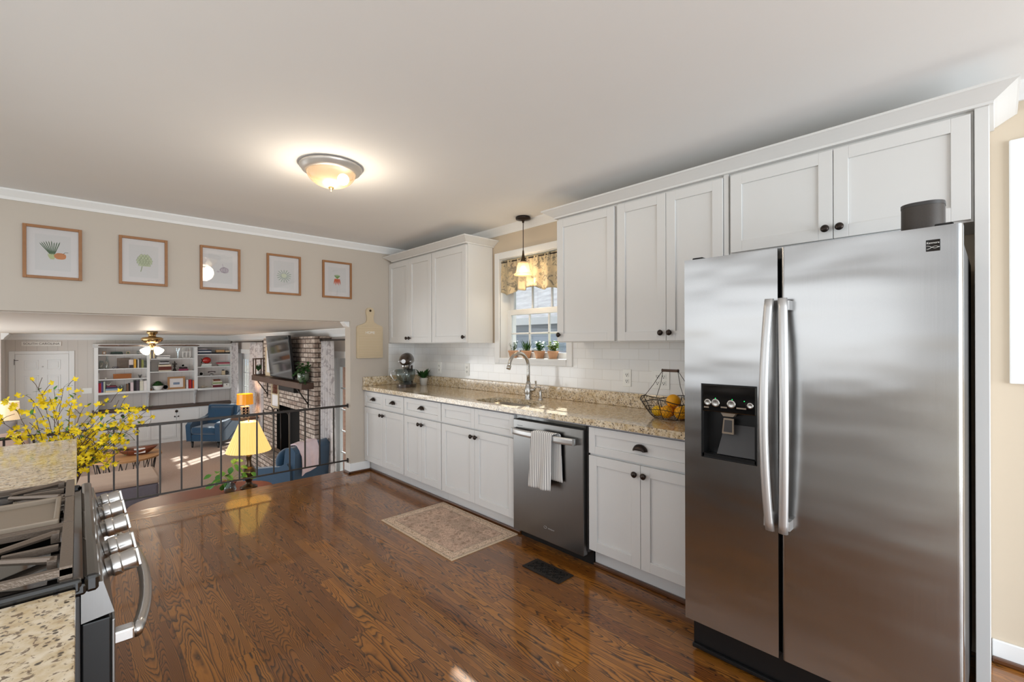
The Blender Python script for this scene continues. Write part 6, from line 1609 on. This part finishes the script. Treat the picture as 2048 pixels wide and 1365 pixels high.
# sofa
sf = thing('sofa', 'light gray sofa at the far left of the family room', 'sofa', (-1.15, 10.9, FL))
MB().box(-1.75, 9.9, FL+.10, -.62, 11.9, FL+.30).build('base', M['sofa'], sf, bevel=.03)
MB().box(-1.60, 10.13, FL+.30, -.60, 10.89, FL+.47).build('seat_cushion', M['sofa'], sf, bevel=.05); MB().box(-1.60, 10.91, FL+.30, -.60, 11.67, FL+.47).build('seat_cushion', M['sofa'], sf, bevel=.05)
MB().box(-1.78, 9.9, FL+.30, -1.52, 11.9, FL+.88).build('backrest', M['sofa'], sf, bevel=.06)
for y in (9.9, 11.69): MB().box(-1.75, y, FL+.30, -.62, y+.22, FL+.64).build('arm', M['sofa'], sf, bevel=.06)
for x in (-1.68, -.70):
    for y in (9.98, 11.82): MB().lathe([(.02, FL+.001), (.028, FL+.10), (0, FL+.10)], (x, y, 0), 'z', 10).build('leg', M['darkwood'], sf)
def pillow(x, y, z, r_, m_, label, ry=0):
    q = MB()
    q.grid(lambda u, v: (0, 0, 0), 1, 1); q = MB()
    def f(sgn): return lambda u, v: ((u-.5)*2*r_, sgn*.085*((1-(2*u-1)**4)*(1-(2*v-1)**4))**.5, (v-.5)*2*r_)
    q.grid(f(1), 14, 14).grid(f(-1), 14, 14)
    o = q.build('throw_pillow', m_, None, weld=True); o.location = (x, y, z); o.rotation_euler = (R(-16), 0, ry); tag(o, label, 'pillow', 'pillows on the gray sofa')
pillow(-.76, 10.36, FL+.47+.22, .22, M['pillow_pink'], 'blush pillow at the right end of the gray sofa', R(25))
pillow(-1.12, 10.50, FL+.47+.24, .24, M['pillow_gray'], 'gray knit pillow behind the blush one', R(10))
pillow(-1.0, 11.45, FL+.47+.25, .25, M['pillow_gray'], 'gray knit pillow at the far end of the sofa', R(5))
et = thing('end_table', 'dark end table past the gray sofa', 'table', (-.93, 12.3, FL))
MB().box(-1.15, 12.08, -.32, -.71, 12.52, -.30).build('tabletop', M['darkwood'], et)
for x in (-1.12, -.74):
    for y in (12.11, 12.49): MB().box(x-.02, y-.02, FL+.001, x+.02, y+.02, -.32).build('leg', M['darkwood'], et)
wl = thing('table_lamp', 'lamp with white drum shade at the far left', 'lamp', (-.93, 12.3, -.30))
shade(MB(), -.93, 12.3, .02, .346, .165, .15).build('lamp_shade', M['shade_white'], wl)
MB().lathe([(0, -.299), (.07, -.299), (.07, -.28), (.02, -.26), (.05, -.2), (.075, -.12), (.05, -.04), (.015, .0), (.01, .06), (0, .06)], (-.93, 12.3, 0), 'z', 20).build('base', M['blackgloss'], wl)
MB().tube([(-.93, 12.3, .05), (-.93, 12.3, .38)], .005, 6).sphere((-.93, 12.3, .385), .012, 8, 6).build('finial', M['brass'], wl)
light('white_lamp_glow', 'POINT', (-.93, 12.3, .2), 4, (1.0, .75, .5), .05)

for o in bpy.data.objects:
    if '_w' in o.keys(): del o['_w']
